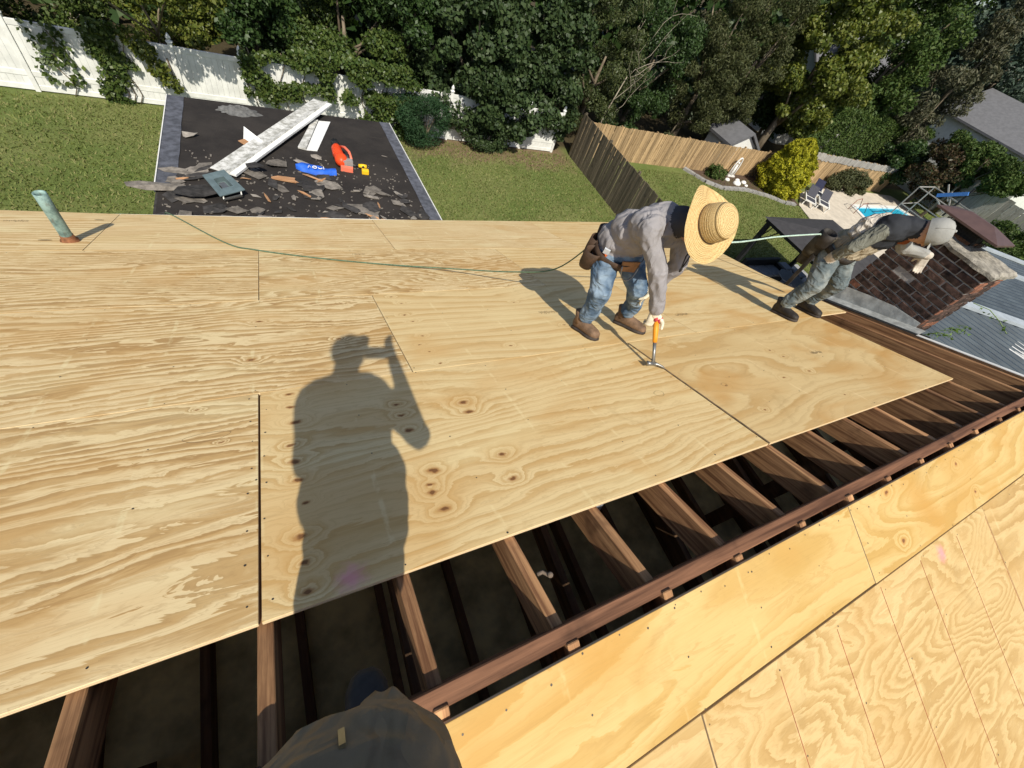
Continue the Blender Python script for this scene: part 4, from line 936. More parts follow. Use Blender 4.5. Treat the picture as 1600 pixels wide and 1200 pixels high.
tree('willow_tree', 'fine-leaved olive tree behind the corner of the plank fence', (14.6, 19.6), cc((14.6, 19.2, -3.0), (2.3, 1.5, 3.2), 46, (.35, .7), 11), 24000, .11, 'olive', .15, None, TG, aspect=.4, droop=1.2)
tree('willow_tree', 'dark fine-leaved tree behind the middle of the tan fence', (18.3, 20.4), cc((18.2, 20, -2.9), (2.4, 1.5, 3.4), 46, (.35, .7), 12), 23000, .12, 'dark', .16, None, TG, aspect=.45, droop=1.0)
tree('cedar_tree', 'feathery brown-green cedar left of the yellow tree', (22.4, 20.2), cc((22.2, 20, -2.5), (2.7, 1.6, 3.8), 60, (.35, .75), 13), 27000, .14, 'cedar', .2, None, TG, aspect=.28, droop=1.4)
tree('cedar_tree', 'feathery brown-green cedar standing against the yellow tree', (26.2, 21), cc((26.0, 20.6, -1.5), (2.6, 1.6, 4.4), 60, (.35, .8), 14), 25000, .15, 'cedar', .2, None, TG, aspect=.28, droop=1.4)
tree('broadleaf_tree', 'tall yellow-green broadleaf tree above the golden shrub', (31.0, 20.4), cc((31.2, 20.2, -.6), (4.4, 2.2, 4.4), 90, (.45, .95), 15), 34000, .18, 'yellow', .25, None, TG, aspect=.75)
tree('broadleaf_tree', 'dark green tree right of the yellow-green tree', (40, 22), cc((40.0, 21.6, .2), (4.0, 2.4, 4.8), 76, (.5, 1.1), 16), 22000, .22, 'hedge', .25, None, TG, aspect=.5)
tree('pine_tree', 'pale brownish pine in front of the grey house roof', (46, 19.4), cc((45.5, 19.4, .4), (1.9, 1.5, 4.6), 40, (.4, .9), 17), 10000, .26, 'pine', .2, None, TG, aspect=.3, droop=1)
tree('broadleaf_tree', 'large blue-green tree in the top right corner', (62, 23), cc((62, 24, 3), (9, 5, 8), 110, (1.0, 2.1), 18), 30000, .36, 'blue', .4, None, TG, aspect=.5)
tree('broadleaf_tree', 'blue-green tree filling the right edge behind the grey roof', (70, 16), cc((72, 18, 2.0), (7, 7, 8), 90, (1.0, 2.1), 19), 24000, .38, 'blue', .4, None, TG, aspect=.5)
tree('red_leaf_tree', 'dark tree with reddish leaves above the weathered fence', (46.0, 15.6), cc((45.6, 15.2, -3.6), (3.0, 1.7, 1.9), 50, (.4, .8), 20), 17000, .2, 'red', .16, None, TG, aspect=.4)
tree('dark_tree', 'dark tree in the shade at the end of the tan fence', (44.5, 17.6), cc((43.8, 17.6, -4.4), (2.3, 1.2, 1.6), 34, (.35, .7), 22), 9000, .18, 'dark', .14, None, TG)
tree('dark_tree', 'dark tree between the weathered fence and the grey house', (49, 14.4), cc((48.6, 14.0, -2.9), (2.2, 2.6, 1.5), 46, (.4, .8), 23), 14000, .2, 'hedge', .14, None, TG, aspect=.4)
tree('dark_tree', 'dark bushy tree hiding the wall of the grey-roofed house', (45, 13.6), cc((45, 13.4, -2.35), (1.5, 3.3, 1.2), 60, (.35, .7), 24), 17000, .19, 'hedge', .12, None, TG, aspect=.4)
tree('dark_tree', 'dark tree in front of the white house beside the yellow tree', (32.5, 22), cc((32.4, 21.6, -3.6), (2.4, 1.2, 1.9), 40, (.4, .8), 25), 12000, .17, 'dark', .14, None, TG)
# bare dead branches
db = thing('dead_tree', 'bare pale dead branches in front of the dark trees', 'tree', (15.2, 18.1, GZ), 0); mb = MB(); rg = random.Random(5)
mb.tube([(15.2, 18.1, GZ), (15.0, 18.0, -5), (15.3, 17.9, -3.2)], [.035, .03, .02], 7); W(db, 'trunk', mb, M_BARKP, True)
for k in range(9):
    s = Vector((15.1+rg.uniform(-.3, .8), 17.9, -4.6+.35*k)); mb = MB(); pts = [s]; d = Vector((rg.uniform(-1, 1.4), -.12, rg.uniform(.2, 1.1))).normalized()
    for j in range(6): d = (d+Vector((rg.uniform(-.5, .5), rg.uniform(-.1, .05), rg.uniform(-.35, .35)))).normalized(); pts.append(pts[-1]+d*.38)
    mb.tube(pts, [.015*(1-.13*j) for j in range(7)], 5); p = pts[3]; q = [p]
    for j in range(4): q.append(q[-1]+Vector((rg.uniform(-.3, .3), -.03, rg.uniform(-.1, .35))))
    mb.tube(q, [.012, .01, .008, .006, .004], 5); W(db, 'branch', mb, M_BARKP, True)
# deep shade of the wood behind
P = []; rg = np.random.RandomState(3)
line = [(-30, 26), (0, 24.5), (20, 24.5), (34, 27), (52, 34), (80, 34), (100, 12), (100, -14)]
seg = list(zip(line[:-1], line[1:])); Ls = [math.dist(a, b) for a, b in seg]
for (a, b), L in zip(seg, Ls):
    n = int(80000*L/sum(Ls)); f = rg.rand(n); zmax = 3 if a[0] < 15 else 9 if a[0] < 50 else 17
    P.append(np.stack([a[0]+(b[0]-a[0])*f+rg.normal(0, .5, n), a[1]+(b[1]-a[1])*f+rg.uniform(-1.5, 1.5, n), GZ+rg.uniform(0, 1, n)*(zmax-GZ)], 1))
P = np.concatenate(P); o = leaf_mesh('far_wood', leaves(P, .55, np.tile([0, -.6, .3], (len(P), 1)), .6, .7), 4, FOL['dark'])
tag(o, 'dense shaded wood closing the view behind the garden trees', 'wood', kind='stuff')

# ivy on the white fence
def ivy(label, boxes, n, size, kind='ivy', y=FY-.09, thick=.14, stems=3):
    x0, x1 = min(b[0] for b in boxes), max(b[1] for b in boxes); root = thing('ivy_vine', label, 'ivy', ((x0+x1)/2, y, GZ))
    area = np.array([(b[1]-b[0])*(b[3]-b[2]) for b in boxes]); P = []
    for b, ar in zip(boxes, area/area.sum()):
        k = int(n*ar*1.8); X = np.random.uniform(b[0], b[1], k); Z = np.random.uniform(b[2], b[3], k)
        keep = [mnoise.noise(Vector((a*1.6, c*1.6, 1.0)))+.35*mnoise.noise(Vector((a*5, c*5, 2.0))) > -.12 for a, c in zip(X, Z)]
        X, Z = X[keep], Z[keep]; P.append(np.stack([X+np.random.normal(0, .05, len(X)), y-np.random.uniform(0, 1, len(X))**1.5*thick, GZ+Z], 1))
    P = np.concatenate(P); leaf_mesh('leaf_mass', leaves(P, size, np.tile([0, -.8, .35], (len(P), 1)), .5, .8, .1, .5), 4, FOL[kind], parent=root)
    for k in range(stems):
        mb = MB(); x = random.uniform(x0+.1, x1-.1); top = max(b[3] for b in boxes); mb.tube([(x+.12*sin(j*1.3), y+.02, GZ+top*.9*j/7) for j in range(8)], .014, 5); W(root, 'stem', mb, M_BARK, True)
    return root
ivy('narrow ivy column climbing the white fence at its left post', [(-3.95, -3.2, 0, 1.9), (-3.8, -2.9, 1.0, 2.1)], 1500, .10, stems=3)
ivy('sparse vine stem with few leaves at the left end of the fence', [(-5.1, -4.3, .3, 1.8)], 190, .12, stems=1, thick=.06)
ivy('ivy curtain hanging over the fence top beside the extension', [(-.15, 1.5, .75, 2.1), (.2, .75, .0, 1.0), (1.3, 2.2, 1.2, 2.3)], 3600, .095, thick=.3)
ivy('thick ivy heap smothering the fence right of the extension', [(1.6, 5.2, 1.15, 2.4), (3.3, 5.6, .0, 2.0), (2.2, 3.3, 1.0, 1.9)], 9500, .095, thick=.55)
def bush(name, label, c, r, n, size, kind, cat='shrub', ncl=26, rr=(.2, .45), aspect=.5, seed=1, group=None, droop=.2):
    root = thing(name, label, cat, (c[0], c[1], GZ), 0, group); mb = MB()
    for k in range(5): mb.tube([(c[0]+random.uniform(-.1, .1), c[1], GZ-.02), (c[0]+random.uniform(-.6, .6)*r[0], c[1]+random.uniform(-.5, .5)*r[1], c[2]+r[2]*.3)], [.03, .012], 5)
    W(root, 'stem', mb, M_BARK, True); P, N = leaf_pts(cc(c, r, ncl, rr, seed), n); P[:, 2] = np.maximum(P[:, 2], GZ+.02)
    leaf_mesh('foliage', leaves(P, size, N, .5, aspect, .1, droop), 4, FOL[kind], parent=root); return root
bush('feathery_bush', 'dark feathery bush on the lawn right of the ivy heap', (5.7, 16.6, -5.7), (1.0, .6, .85), 14000, .10, 'feather', seed=31, aspect=.2, rr=(.25, .5))
bush('ground_bush', 'low dark bush at the foot of the maple by the white fence', (8.6, 16.9, -6.1), (1.2, .5, .5), 6000, .1, 'maple', seed=32)
bush('garden_plant', 'leafy green plant in the curved bed before the tan fence', (23.4, 16.6, -6.35), (.75, .4, .35), 2200, .1, 'hedge', seed=33, rr=(.12, .25))
bush('low_shrub', 'spreading olive shrub along the back of the pool terrace', (38.2, 16.6, -6.0), (2.9, .65, .7), 9000, .14, 'shrub', seed=34, ncl=50)
bush('side_shrub', 'dark green shrub at the right edge below the weathered fence', (38.5, 7.0, -4.2), (1.6, 1.6, 1.1), 8000, .13, 'hedge', seed=35, ncl=40)
# golden arborvitae: tapered column of upright sprays
gb = thing('golden_arborvitae', 'bright yellow golden arborvitae at the end of the garden bed', 'shrub', (28.2, 15.7, GZ)); n = 26000
h = np.random.uniform(0, 1, n)**.9*3.15; a = np.random.uniform(0, 2*pi, n); pr = np.sin(np.clip((h/3.15)*.72+.28, 0, 1)*pi)**.75
lump = np.array([.30*mnoise.noise(Vector((cos(q)*2.2, sin(q)*2.2, z*1.7))) + .16*mnoise.noise(Vector((cos(q)*6, sin(q)*6, z*5))) for q, z in zip(a, h)])
rad = (1.42*pr+lump*1.5)*np.random.uniform(.72, 1.0, n)**.6
P = np.stack([28.2+rad*np.cos(a), 15.7+rad*np.sin(a)*.92, GZ+h], 1); N = np.stack([np.cos(a), np.sin(a), np.full(n, .35)], 1)
leaf_mesh('foliage', leaves(P, .15, N, .6, .4, .12, -.8), 4, FOL['gold'], parent=gb)
mb = MB(); mb.tube([(28.2, 15.7, GZ), (28.2, 15.7, GZ+2.6)], [.12, .03], 7); W(gb, 'trunk', mb, M_BARK, True)
# clipped hedge
hd = thing('clipped_hedge', 'tall dense green hedge behind the tan fence by the pool', 'hedge', (41, 20.4, GZ)); n = 42000
X = np.random.uniform(34.0, 50.5, n); s = np.random.uniform(0, 1, n); top = -2.7+.3*np.array([mnoise.noise(Vector((x*.7, 0, 0))) for x in X])
Yf = 19.6+.22*np.array([mnoise.noise(Vector((x*1.3, z*4, 4))) for x, z in zip(X, s)]); isT = np.random.rand(n) < .35
Z = np.where(isT, top+np.random.normal(0, .12, n), GZ+s*(top-GZ)); Y = np.where(isT, np.random.uniform(19.5, 21.3, n), Yf+np.random.uniform(0, .25, n))
leaf_mesh('foliage', leaves(np.stack([X, Y, Z], 1), .17, np.where(isT[:, None], [[0, -.2, 1]], [[0, -1, .4]]), .5, .35, .1, -.8), 4, FOL['hedge'], parent=hd)
mb = MB(); [mb.tube([(36.5+k*1.2, 20.5, GZ), (36.5+k*1.2, 20.5, GZ+2.8)], [.06, .02], 6) for k in range(10)]; W(hd, 'stems', mb, M_BARK, True)

# ------------------------------------------------------------------ neighbouring garden
M_MULCH = simple('mulch', (.085, .055, .038), .95, .4, 14, .8, bdist=.03); M_EDGE = simple('edging_stone', (.27, .26, .25), .85, .2, 9, .3, rnd=.12)
bedp = [(21.3, 17.15), (21.69, 16.48), (22.05, 15.9), (23.05, 15.32), (25.2, 15.4), (26.91, 14.87), (27.89, 14.3), (29.3, 14.1), (29.9, 15.6), (29.6, 17.15)]
sheet_poly('mulch_bed', bedp, GZ+.03, M_MULCH)
ed = thing('bed_edging', 'curved grey stone edging round the garden bed', 'edging', (24, 15.4, GZ))
path = [Vector((x, y, GZ+.06)) for x, y in bedp[:8]]; pp = []
for a, b in zip(path[:-1], path[1:]): k = max(1, int((b-a).length/.42)); pp += [a.lerp(b, j/k) for j in range(k)]
for a, b in zip(pp[:-1], pp[1:]):
    mb = MB(); mb.bar(a.lerp(b, .03), a.lerp(b, .97), .26, .14); W(ed, 'edging_block', mb, M_EDGE)
M_ORN = simple('white_plaster', (.70, .69, .66), .6, .06, 10, .1)
orn = thing('arched_ornament', 'white pointed-arch garden ornament in the bed before the fence', 'ornament', (25.2, 16.9, GZ))
arc = [Vector((25.2-.24+.0*k, 16.9, GZ+z)) for k, z in enumerate((.05, .5))]+[Vector((25.2-.24*cos(t), 16.9, GZ+.5+.62*sin(t))) for t in np.linspace(.15, pi-.15, 12)]+[Vector((25.44, 16.9, GZ+.5)), Vector((25.44, 16.9, GZ+.05))]
mb = MB(); mb.tube(arc, .045, 7); W(orn, 'arch', mb, M_ORN, True)
mb = MB(); mb.tube([(25.2, 16.92, GZ+.05), (25.2, 16.9, GZ+.4), (25.2, 16.9, GZ+.75)], [.11, .085, .05], 10); mb.ball((25.2, 16.9, GZ+.83), .075); W(orn, 'figure', mb, M_ORN, True)
mb = MB(); mb.box((25.2, 16.9, GZ+.05), (.62, .25, .1)); W(orn, 'base', mb, M_ORN)
for i, (x, y, r, lb) in enumerate(((24.4, 16.35, .14, 'leftmost white stone in the mulch bed'), (24.95, 16.0, .22, 'largest white stone in the mulch bed'), (25.4, 16.4, .13, 'white stone right below the arched ornament'), (25.8, 16.2, .15, 'white stone between the largest one and the golden shrub'), (25.7, 15.85, .1, 'small white stone nearest the edging'))):
    mb = MB(); mb.ball((x, y, GZ+.05), (r*1.4, r, r*.8), 9, 6); tag(W(None, 'garden_stone', mb, M_ORN, True), lb, 'stone', 'white stones in the mulch bed')
M_PATIO = simple('pool_concrete', (.52, .46, .38), .85, .12, 2.5, .2, bscale=60); M_WATER = NT('pool_water')
M_WATER.b.inputs['Base Color'].default_value = (.03, .46, .70, 1); M_WATER.b.inputs['Roughness'].default_value = .08; M_WATER.bump(M_WATER.noise(M_WATER.obj(), 3, 3, .5), .1, .05); M_WATER = M_WATER.m
sheet_poly('pool_terrace', [(28.5, 12.3), (29.3, 14.15), (31.2, 15.6), (35.3, 16.9), (45.5, 16.6), (46.4, 14.4), (46, 9), (30, 8.5)], GZ+.05, M_PATIO, thick=.06)
pl = thing('swimming_pool', 'bright blue swimming pool with white coping behind the stooping worker', 'pool', (38.5, 12.5, GZ))
pq = [(36.3, 14.5), (43.6, 14.8), (44.6, 10.0), (34.5, 10.0)]
mb = MB(); mb.add([(x, y, GZ+.058) for x, y in pq], [tuple(range(4))[::-1]]); W(pl, 'water', mb, M_WATER)
for (a, b) in zip(pq, pq[1:]+pq[:1]):
    mb = MB(); mb.bar((a[0], a[1], GZ+.075), (b[0], b[1], GZ+.075), .34, .07); W(pl, 'coping', mb, M_ORN)
M_RAIL = simple('rust_rail', (.25, .11, .08), .5, .2, 10, 0)
ladder = thing('pool_rail', 'thin reddish handrail at the near corner of the pool', 'handrail', (35.9, 14.2, GZ))
for dy in (0, .5):
    mb = MB(); mb.tube([(35.1, 14.1-dy, GZ+.05), (35.3, 14.15-dy, GZ+.7), (35.9, 14.2-dy, GZ+.8), (36.7, 14.2-dy, GZ+.1)], .025, 6); W(ladder, 'rail', mb, M_RAIL, True)
M_DKS = simple('dark_sling', (.06, .06, .075), .7, .2, 20, .1)
def lounger(x, y, rz, label, navy=False):
    r = thing('pool_lounger', label, 'lounger', (x, y, GZ+.05), rz, 'white pool loungers'); 
    def add(nm, f, mat):
        mb = MB(); f(mb); link_mesh(nm, mb.mesh(nm), mat, r)
    for sx in (-.33, .33): add('side_rail', lambda m: m.box((sx, 0, .32), (.07, 1.95, .08)), M_ORN)
    for sy in (-.85, 0, .85): add('cross_rail', lambda m: m.box((0, sy, .323), (.6, .09, .07)), M_ORN)
    for sx in (-.31, .31):
        for sy in (-.8, .8): add('leg', lambda m: m.box((sx, sy, .14), (.06, .06, .28)), M_ORN)
    add('sling', lambda m: m.box((0, -.42, .34), (.54, .7, .02)), M_DKS); add('backrest', lambda m: m.box((0, .6, .55), (.56, .9, .04), Matrix.Rotation(.5, 3, 'X')), M_DKS if not navy else simple('navy_cloth', (.02, .022, .05), .8, .2, 10, .1))
    return r
lounger(30.6, 14.55, -.9, 'white pool lounger nearest the golden shrub'); lounger(31.7, 14.2, -.9, 'white pool lounger nearest the pool'); lounger(32.6, 15.5, -.9, 'white pool lounger with navy towel at the back', True)
# pergola with black canopy and seating
M_BLKM = simple('black_metal', (.018, .018, .02), .5, .2, 10, .05); M_CANV = simple('charcoal_canvas', (.045, .043, .046), .85, .15, 5, .2); M_CUSH = simple('grey_cushion', (.26, .27, .30), .85, .1, 8, .2)
pg = thing('canopy_gazebo', 'black metal gazebo with charcoal canopy below the eave', 'gazebo', (19, 7.6, GZ))
x0, x1, y0, y1, zc_ = 16.95, 21.6, 5.2, 8.6, -4.1
for x in (x0+.1, x1-.1):
    for y in (y0+.1, y1-.1): mb = MB(); mb.box((x, y, (GZ+zc_)/2), (.16, .16, zc_-GZ)); W(pg, 'post', mb, M_BLKM)
for a, b in (((x0, y0), (x1, y0)), ((x1, y0), (x1, y1)), ((x1, y1), (x0, y1)), ((x0, y1), (x0, y0))): mb = MB(); mb.bar((*a, zc_-.04), (*b, zc_-.04), .09, .12); W(pg, 'beam', mb, M_BLKM)
mb = MB(); cxm, cym = (x0+x1)/2, (y0+y1)/2; mb.add([(x0-.12, y0-.12, zc_+.03), (x1+.12, y0-.12, zc_+.03), (x1+.12, y1+.12, zc_+.03), (x0-.12, y1+.12, zc_+.03), (cxm, cym, zc_+.55)], [(0,1,4), (1,2,4), (2,3,4), (3,0,4), (3,2,1,0)]); W(pg, 'canopy', mb, M_CANV)
for (x, y, dx, dy) in ((x0+.1, y1-.1, .6, 0), (x0+.1, y1-.1, 0, -.6), (x1-.1, y1-.1, -.6, 0)): mb = MB(); mb.tube([(x, y, zc_-.8), (x+dx*.6, y+dy*.6, zc_-.45), (x+dx, y+dy, zc_-.08)], .025, 6); W(pg, 'brace', mb, M_BLKM, True)
sheet_poly('paved_pad', [(15.6, 4), (22.6, 4), (22.6, 8.75), (15.6, 8.75)], GZ+.045, simple('pad_paving', (.30, .30, .31), .85, .12, 4, .2), thick=.05)
sf = thing('garden_sofa', 'black outdoor sofa with grey cushions under the gazebo', 'sofa', (18.4, 7.6, GZ))
mb = MB(); mb.box((18.5, 8.0, GZ+.2), (2.4, .8, .36)); mb.box((18.5, 8.35, GZ+.55), (2.4, .14, .5)); mb.box((17.35, 8.0, GZ+.42), (.14, .8, .4)); mb.box((19.65, 8.0, GZ+.42), (.14, .8, .4)); W(sf, 'frame', mb, M_BLKM)
for k in range(3): mb = MB(); mb.box((17.8+.7*k, 7.95, GZ+.44), (.64, .66, .13)); me = bevel_mesh(mb.mesh('cushion'), .03, 2); me.transform(parent_world(sf).inverted()); link_mesh('cushion', me, M_CUSH, sf)
tb = thing('garden_table', 'dark garden table with pale octagonal top under the gazebo', 'table', (19.4, 7.1, GZ))
mb = MB(); mb.lathe([(.001, .62), (.62, .62), (.62, .66), (.001, .66)], Matrix.Translation((19.4, 7.2, GZ)), 8); W(tb, 'top', mb, M_CUSH)
mb = MB(); mb.lathe([(.4, .045), (.3, .06), (.06, .12), (.05, .62)], Matrix.Translation((19.4, 7.2, GZ)), 12); W(tb, 'pedestal', mb, M_BLKM)
for (x, y, lb) in ((20.4, 8.2, 'pale square garden stool behind the dark table'), (20.9, 7.7, 'pale square garden stool nearest the right gazebo post')):
    s_ = thing('garden_stool', lb, 'stool', (x, y, GZ)); mb = MB(); mb.box((x, y, GZ+.44), (.5, .5, .08)); W(s_, 'seat', mb, M_CUSH); mb = MB(); mb.box((x, y, GZ+.22), (.42, .42, .36)); W(s_, 'base', mb, M_BLKM)

# ------------------------------------------------------------------ houses and clutter behind
M_SHROOF = simple('asphalt_shingles', (.13, .13, .14), .9, .12, 4, .3, bscale=30); M_GLASS = NT('window_glass'); M_GLASS.b.inputs['Base Color'].default_value = (.03, .035, .04, 1); M_GLASS.b.inputs['Roughness'].default_value = .08; M_GLASS = M_GLASS.m
M_WALLW = simple('white_clapboard', (.70, .70, .68), .6, .05, 4, .1)
def gable_house(name, label, x0, x1, y0, y1, eave, ridge, axis, wins, base=GZ, cat='house', ov=.4, wall=None, roof=None):
    r = thing(name, label, cat, ((x0+x1)/2, (y0+y1)/2, base)); mb = MB()
    if axis == 'y':
        xm = (x0+x1)/2; prof = [(x0, base), (x1, base), (x1, eave), (xm, ridge-.1), (x0, eave)]; mb.prism([(x, y0, z) for x, z in prof], (0, y1-y0, 0)); W(r, 'wall', mb, wall or M_WALLW)
        sl = (ridge-eave)/(xm-x0)
        for s in (-1, 1):
            mb = MB(); e = x0-ov if s < 0 else x1+ov; ze = eave-ov*sl; mb.hexa([(min(e, xm), y0-ov, (ze if s < 0 else ridge)), (max(e, xm), y0-ov, (ridge if s < 0 else ze)), (max(e, xm), y1+ov, (ridge if s < 0 else ze)), (min(e, xm), y1+ov, (ze if s < 0 else ridge))]+[(min(e, xm), y0-ov, (ze if s < 0 else ridge)+.15), (max(e, xm), y0-ov, (ridge if s < 0 else ze)+.15), (max(e, xm), y1+ov, (ridge if s < 0 else ze)+.15), (min(e, xm), y1+ov, (ze if s < 0 else ridge)+.15)]); W(r, 'roof', mb, roof or M_SHROOF)
    else:
        ym = (y0+y1)/2; prof = [(y0, base), (y1, base), (y1, eave), (ym, ridge-.1), (y0, eave)]; mb.prism([(x0, y, z) for y, z in prof], (x1-x0, 0, 0)); W(r, 'wall', mb, wall or M_WALLW); sl = (ridge-eave)/(ym-y0)
        for s in (-1, 1):
            mb = MB(); ya, za, yb, zb_ = (y0-ov, eave-ov*sl, ym, ridge) if s < 0 else (ym, ridge, y1+ov, eave-ov*sl)
            mb.hexa([(x0-ov, ya, za), (x1+ov, ya, za), (x1+ov, yb, zb_), (x0-ov, yb, zb_)]+[(x0-ov, ya, za+.15), (x1+ov, ya, za+.15), (x1+ov, yb, zb_+.15), (x0-ov, yb, zb_+.15)]); W(r, 'roof', mb, roof or M_SHROOF)
    for (face, a, z, w, h) in wins:
        mb = MB(); d = {'x': (x0-.03, a, z), 'y': (a, y0-.03, z)}[face]; dm = (.06, w, h) if face == 'x' else (w, .06, h); mb.box(d, dm); f = W(r, 'window', mb, M_ORN)
        mb = MB(); d2 = (d[0]-.035, d[1], d[2]) if face == 'x' else (d[0], d[1]-.035, d[2]); dm2 = (.02, w-.16, h-.16) if face == 'x' else (w-.16, .02, h-.16); mb.box(d2, dm2); me = mb.mesh('pane'); me.transform(parent_world(r).inverted()); o = link_mesh('pane', me, M_GLASS, f)
    return r
gable_house('neighbour_house', 'grey-roofed house beyond the trees at the right edge', 50.5, 60, 11.8, 20.6, -1.1, .9, 'y', [('x', 13.5, -3.2, 1.2, 1.4), ('x', 16, -3.2, 1.2, 1.4)])
gable_house('neighbour_house', 'white house glimpsed through the yellow-green tree', 36.5, 47, 23.2, 31, -2.2, .9, 'x', [('x', 24.3, -4.2, 1.1, 1.5), ('x', 26.3, -4.2, 1.1, 1.5), ('y', 38, -4, 1.2, 1.5), ('y', 40.5, -4, 1.2, 1.5)])
gable_house('garden_shed', 'small shed with grey roof right behind the tan fence', 25.3, 27.8, 18.3, 20.2, -5.35, -4.65, 'y', [('y', 26.4, -5.8, .5, .4)], cat='shed', ov=.2)
M_TERR = M_LAWN
mb = MB(); mb.hexa([(37, 4, GZ), (60, 4, GZ), (60, 13.6, GZ), (40.5, 11.0, GZ), (38, 4.2, -4.8), (60, 4.2, -4.8), (60, 13.4, -4.8), (41.5, 10.8, -4.8)]); tag(W(None, 'raised_lawn', mb, simple('raised_grass', (.085, .13, .03), .9, .3, 6, .6)), kind='structure')
plank = plank_fence('board_fence', 'pale weathered scalloped board fence at the right edge', (46.0, 13.6), (46.0, 4.5), 1.7, M_WEATH, .42, .06)
plank.location.z = -4.75
cg = thing('garden_cage', 'dark netted garden frame beside the pool', 'garden frame', (40, 11.2, GZ))
for (x, y) in ((38, 12.9), (38, 9.9), (41, 13.2), (41, 10.2)):
    mb = MB(); mb.bar((x, y, GZ), (x, y, -4.0), .06); W(cg, 'post', mb, M_WEATH)
for a, b in (((38, 12.9), (38, 9.9)), ((41, 13.2), (41, 10.2)), ((38, 12.9), (41, 13.2)), ((38, 9.9), (41, 10.2))):
    for z in (-4.0, -5.2): mb = MB(); mb.bar((*a, z), (*b, z), .05); W(cg, 'bar', mb, M_WEATH)
for k in range(12): mb = MB(); y = 12.9-.25*k; mb.bar((38, y, -6.5), (38, y, -4.0), .012); W(cg, 'wire', mb, M_BLKM)
bp_ = thing('blue_swing_beam', 'blue beam of a play frame beyond the pool', 'play frame', (40, 11.8, -4.8))
mb = MB(); mb.bar((40, 12.35, -4.15), (40, 11.1, -3.25), .14, .22); W(bp_, 'beam', mb, simple('blue_plastic', (.06, .18, .48), .5, .1, 10, .05))
for y, z in ((11.1, -2.9), (12.3, -4.2)):
    mb = MB(); mb.bar((40.1, y, -4.85), (40.1, y, z), .1); W(bp_, 'post', mb, M_BLKM)
for a, b in (((40.05, 12.2, -4.3), (40.05, 11.2, -4.7)), ((40.05, 11.9, -3.6), (40.05, 11.1, -4.5)), ((40.05, 12.4, -3.4), (40.05, 11.6, -4.1))): mb = MB(); mb.bar(a, b, .07); W(bp_, 'brace', mb, M_WEATH)
# ------------------------------------------------------------------ people
def seg_dist(Pn, a, b):
    a = np.array(a); b = np.array(b); d = b-a; L2 = max(1e-9, d@d); t = np.clip(((Pn-a)@d)/L2, 0, 1); c = a+t[:, None]*d
    return np.linalg.norm(Pn-c, axis=1), t
def skin_mesh(name, bones, voxel, smooth=4, tags=None, mats=None, wr=None, seed=0):
    """bones: (p0, r0, p1, r1, tag) -> one continuous remeshed surface with a material per tag"""
    mb = MB()
    for p0, r0, p1, r1, tg in bones:
        p0, p1 = Vector(p0), Vector(p1); L = (p1-p0).length
        mb.ball(p0, r0, 14, 9); mb.ball(p1, r1, 14, 9)
        if L > 1e-4:
            k = max(2, int(L/.03)); mb.tube([p0.lerp(p1, i/k) for i in range(k+1)], [r0+(r1-r0)*i/k for i in range(k+1)], 14)
    me = mb.mesh(name); o = bpy.data.objects.new(name, me); COL.objects.link(o)
    md = o.modifiers.new('r', 'REMESH'); md.mode = 'VOXEL'; md.voxel_size = voxel; md.use_smooth_shade = True
    ms = o.modifiers.new('s', 'SMOOTH'); ms.factor = .6; ms.iterations = smooth
    dg = bpy.context.evaluated_depsgraph_get(); ev = o.evaluated_get(dg); nm = bpy.data.meshes.new_from_object(ev)
    bpy.data.objects.remove(o); nm.name = name
    n = len(nm.vertices); co = np.empty(n*3, np.float32); nm.vertices.foreach_get('co', co); co = co.reshape(-1, 3).astype(float)
    no = np.empty(n*3, np.float32); nm.vertices.foreach_get('normal', no); no = no.reshape(-1, 3)
    D = np.empty((len(bones), n)); T = np.empty((len(bones), n))
    for i, (p0, r0, p1, r1, tg) in enumerate(bones):
        d, t = seg_dist(co, p0, p1); D[i] = d-(r0+(r1-r0)*t); T[i] = t
    best = D.argmin(0)
    if wr:
        disp = np.zeros(n)
        for v in range(n):
            b = bones[best[v]]; amp = wr.get(b[4], 0)
            if amp:
                L = (Vector(b[2])-Vector(b[0])).length; s = T[best[v], v]*L; p = co[v]
                cl = np.array(b[0])+T[best[v], v]*(np.array(b[2])-np.array(b[0])); pd = p-cl; pd = pd/(np.linalg.norm(pd)+1e-6)
                k1 = mnoise.noise(Vector((s*5+pd[0]*.6+seed, pd[1]*1.7+pd[0]*.8+s*3, pd[2]*1.7-s*4))); k3 = mnoise.noise(Vector((s*11+pd[2]+seed*2, pd[0]*.9, pd[1]*.9)))
                disp[v] = amp*(1.6*max(0, 1-abs(k1)*2.6)-.55+.8*max(0, 1-abs(k3)*2.4)-.3)
        co = co+no*disp[:, None]; nm.vertices.foreach_set('co', co.astype(np.float32).ravel())
    if tags:
        mi = [tags.index(bones[best[p.vertices[0]]][4]) for p in nm.polygons]
        nm.materials.clear()
        for m in mats: nm.materials.append(m)
        nm.polygons.foreach_set('material_index', mi)
    nm.polygons.foreach_set('use_smooth', [True]*len(nm.polygons)); nm.update()
    bm = bmesh.new(); bm.from_mesh(nm); bmesh.ops.smooth_vert(bm, verts=bm.verts, factor=.5, use_axis_x=True, use_axis_y=True, use_axis_z=True); bm.to_mesh(nm); bm.free(); return nm
def add_part(root, name, me, mat=None):
    me.transform(parent_world(root).inverted()); return link_mesh(name, me, mat, root)
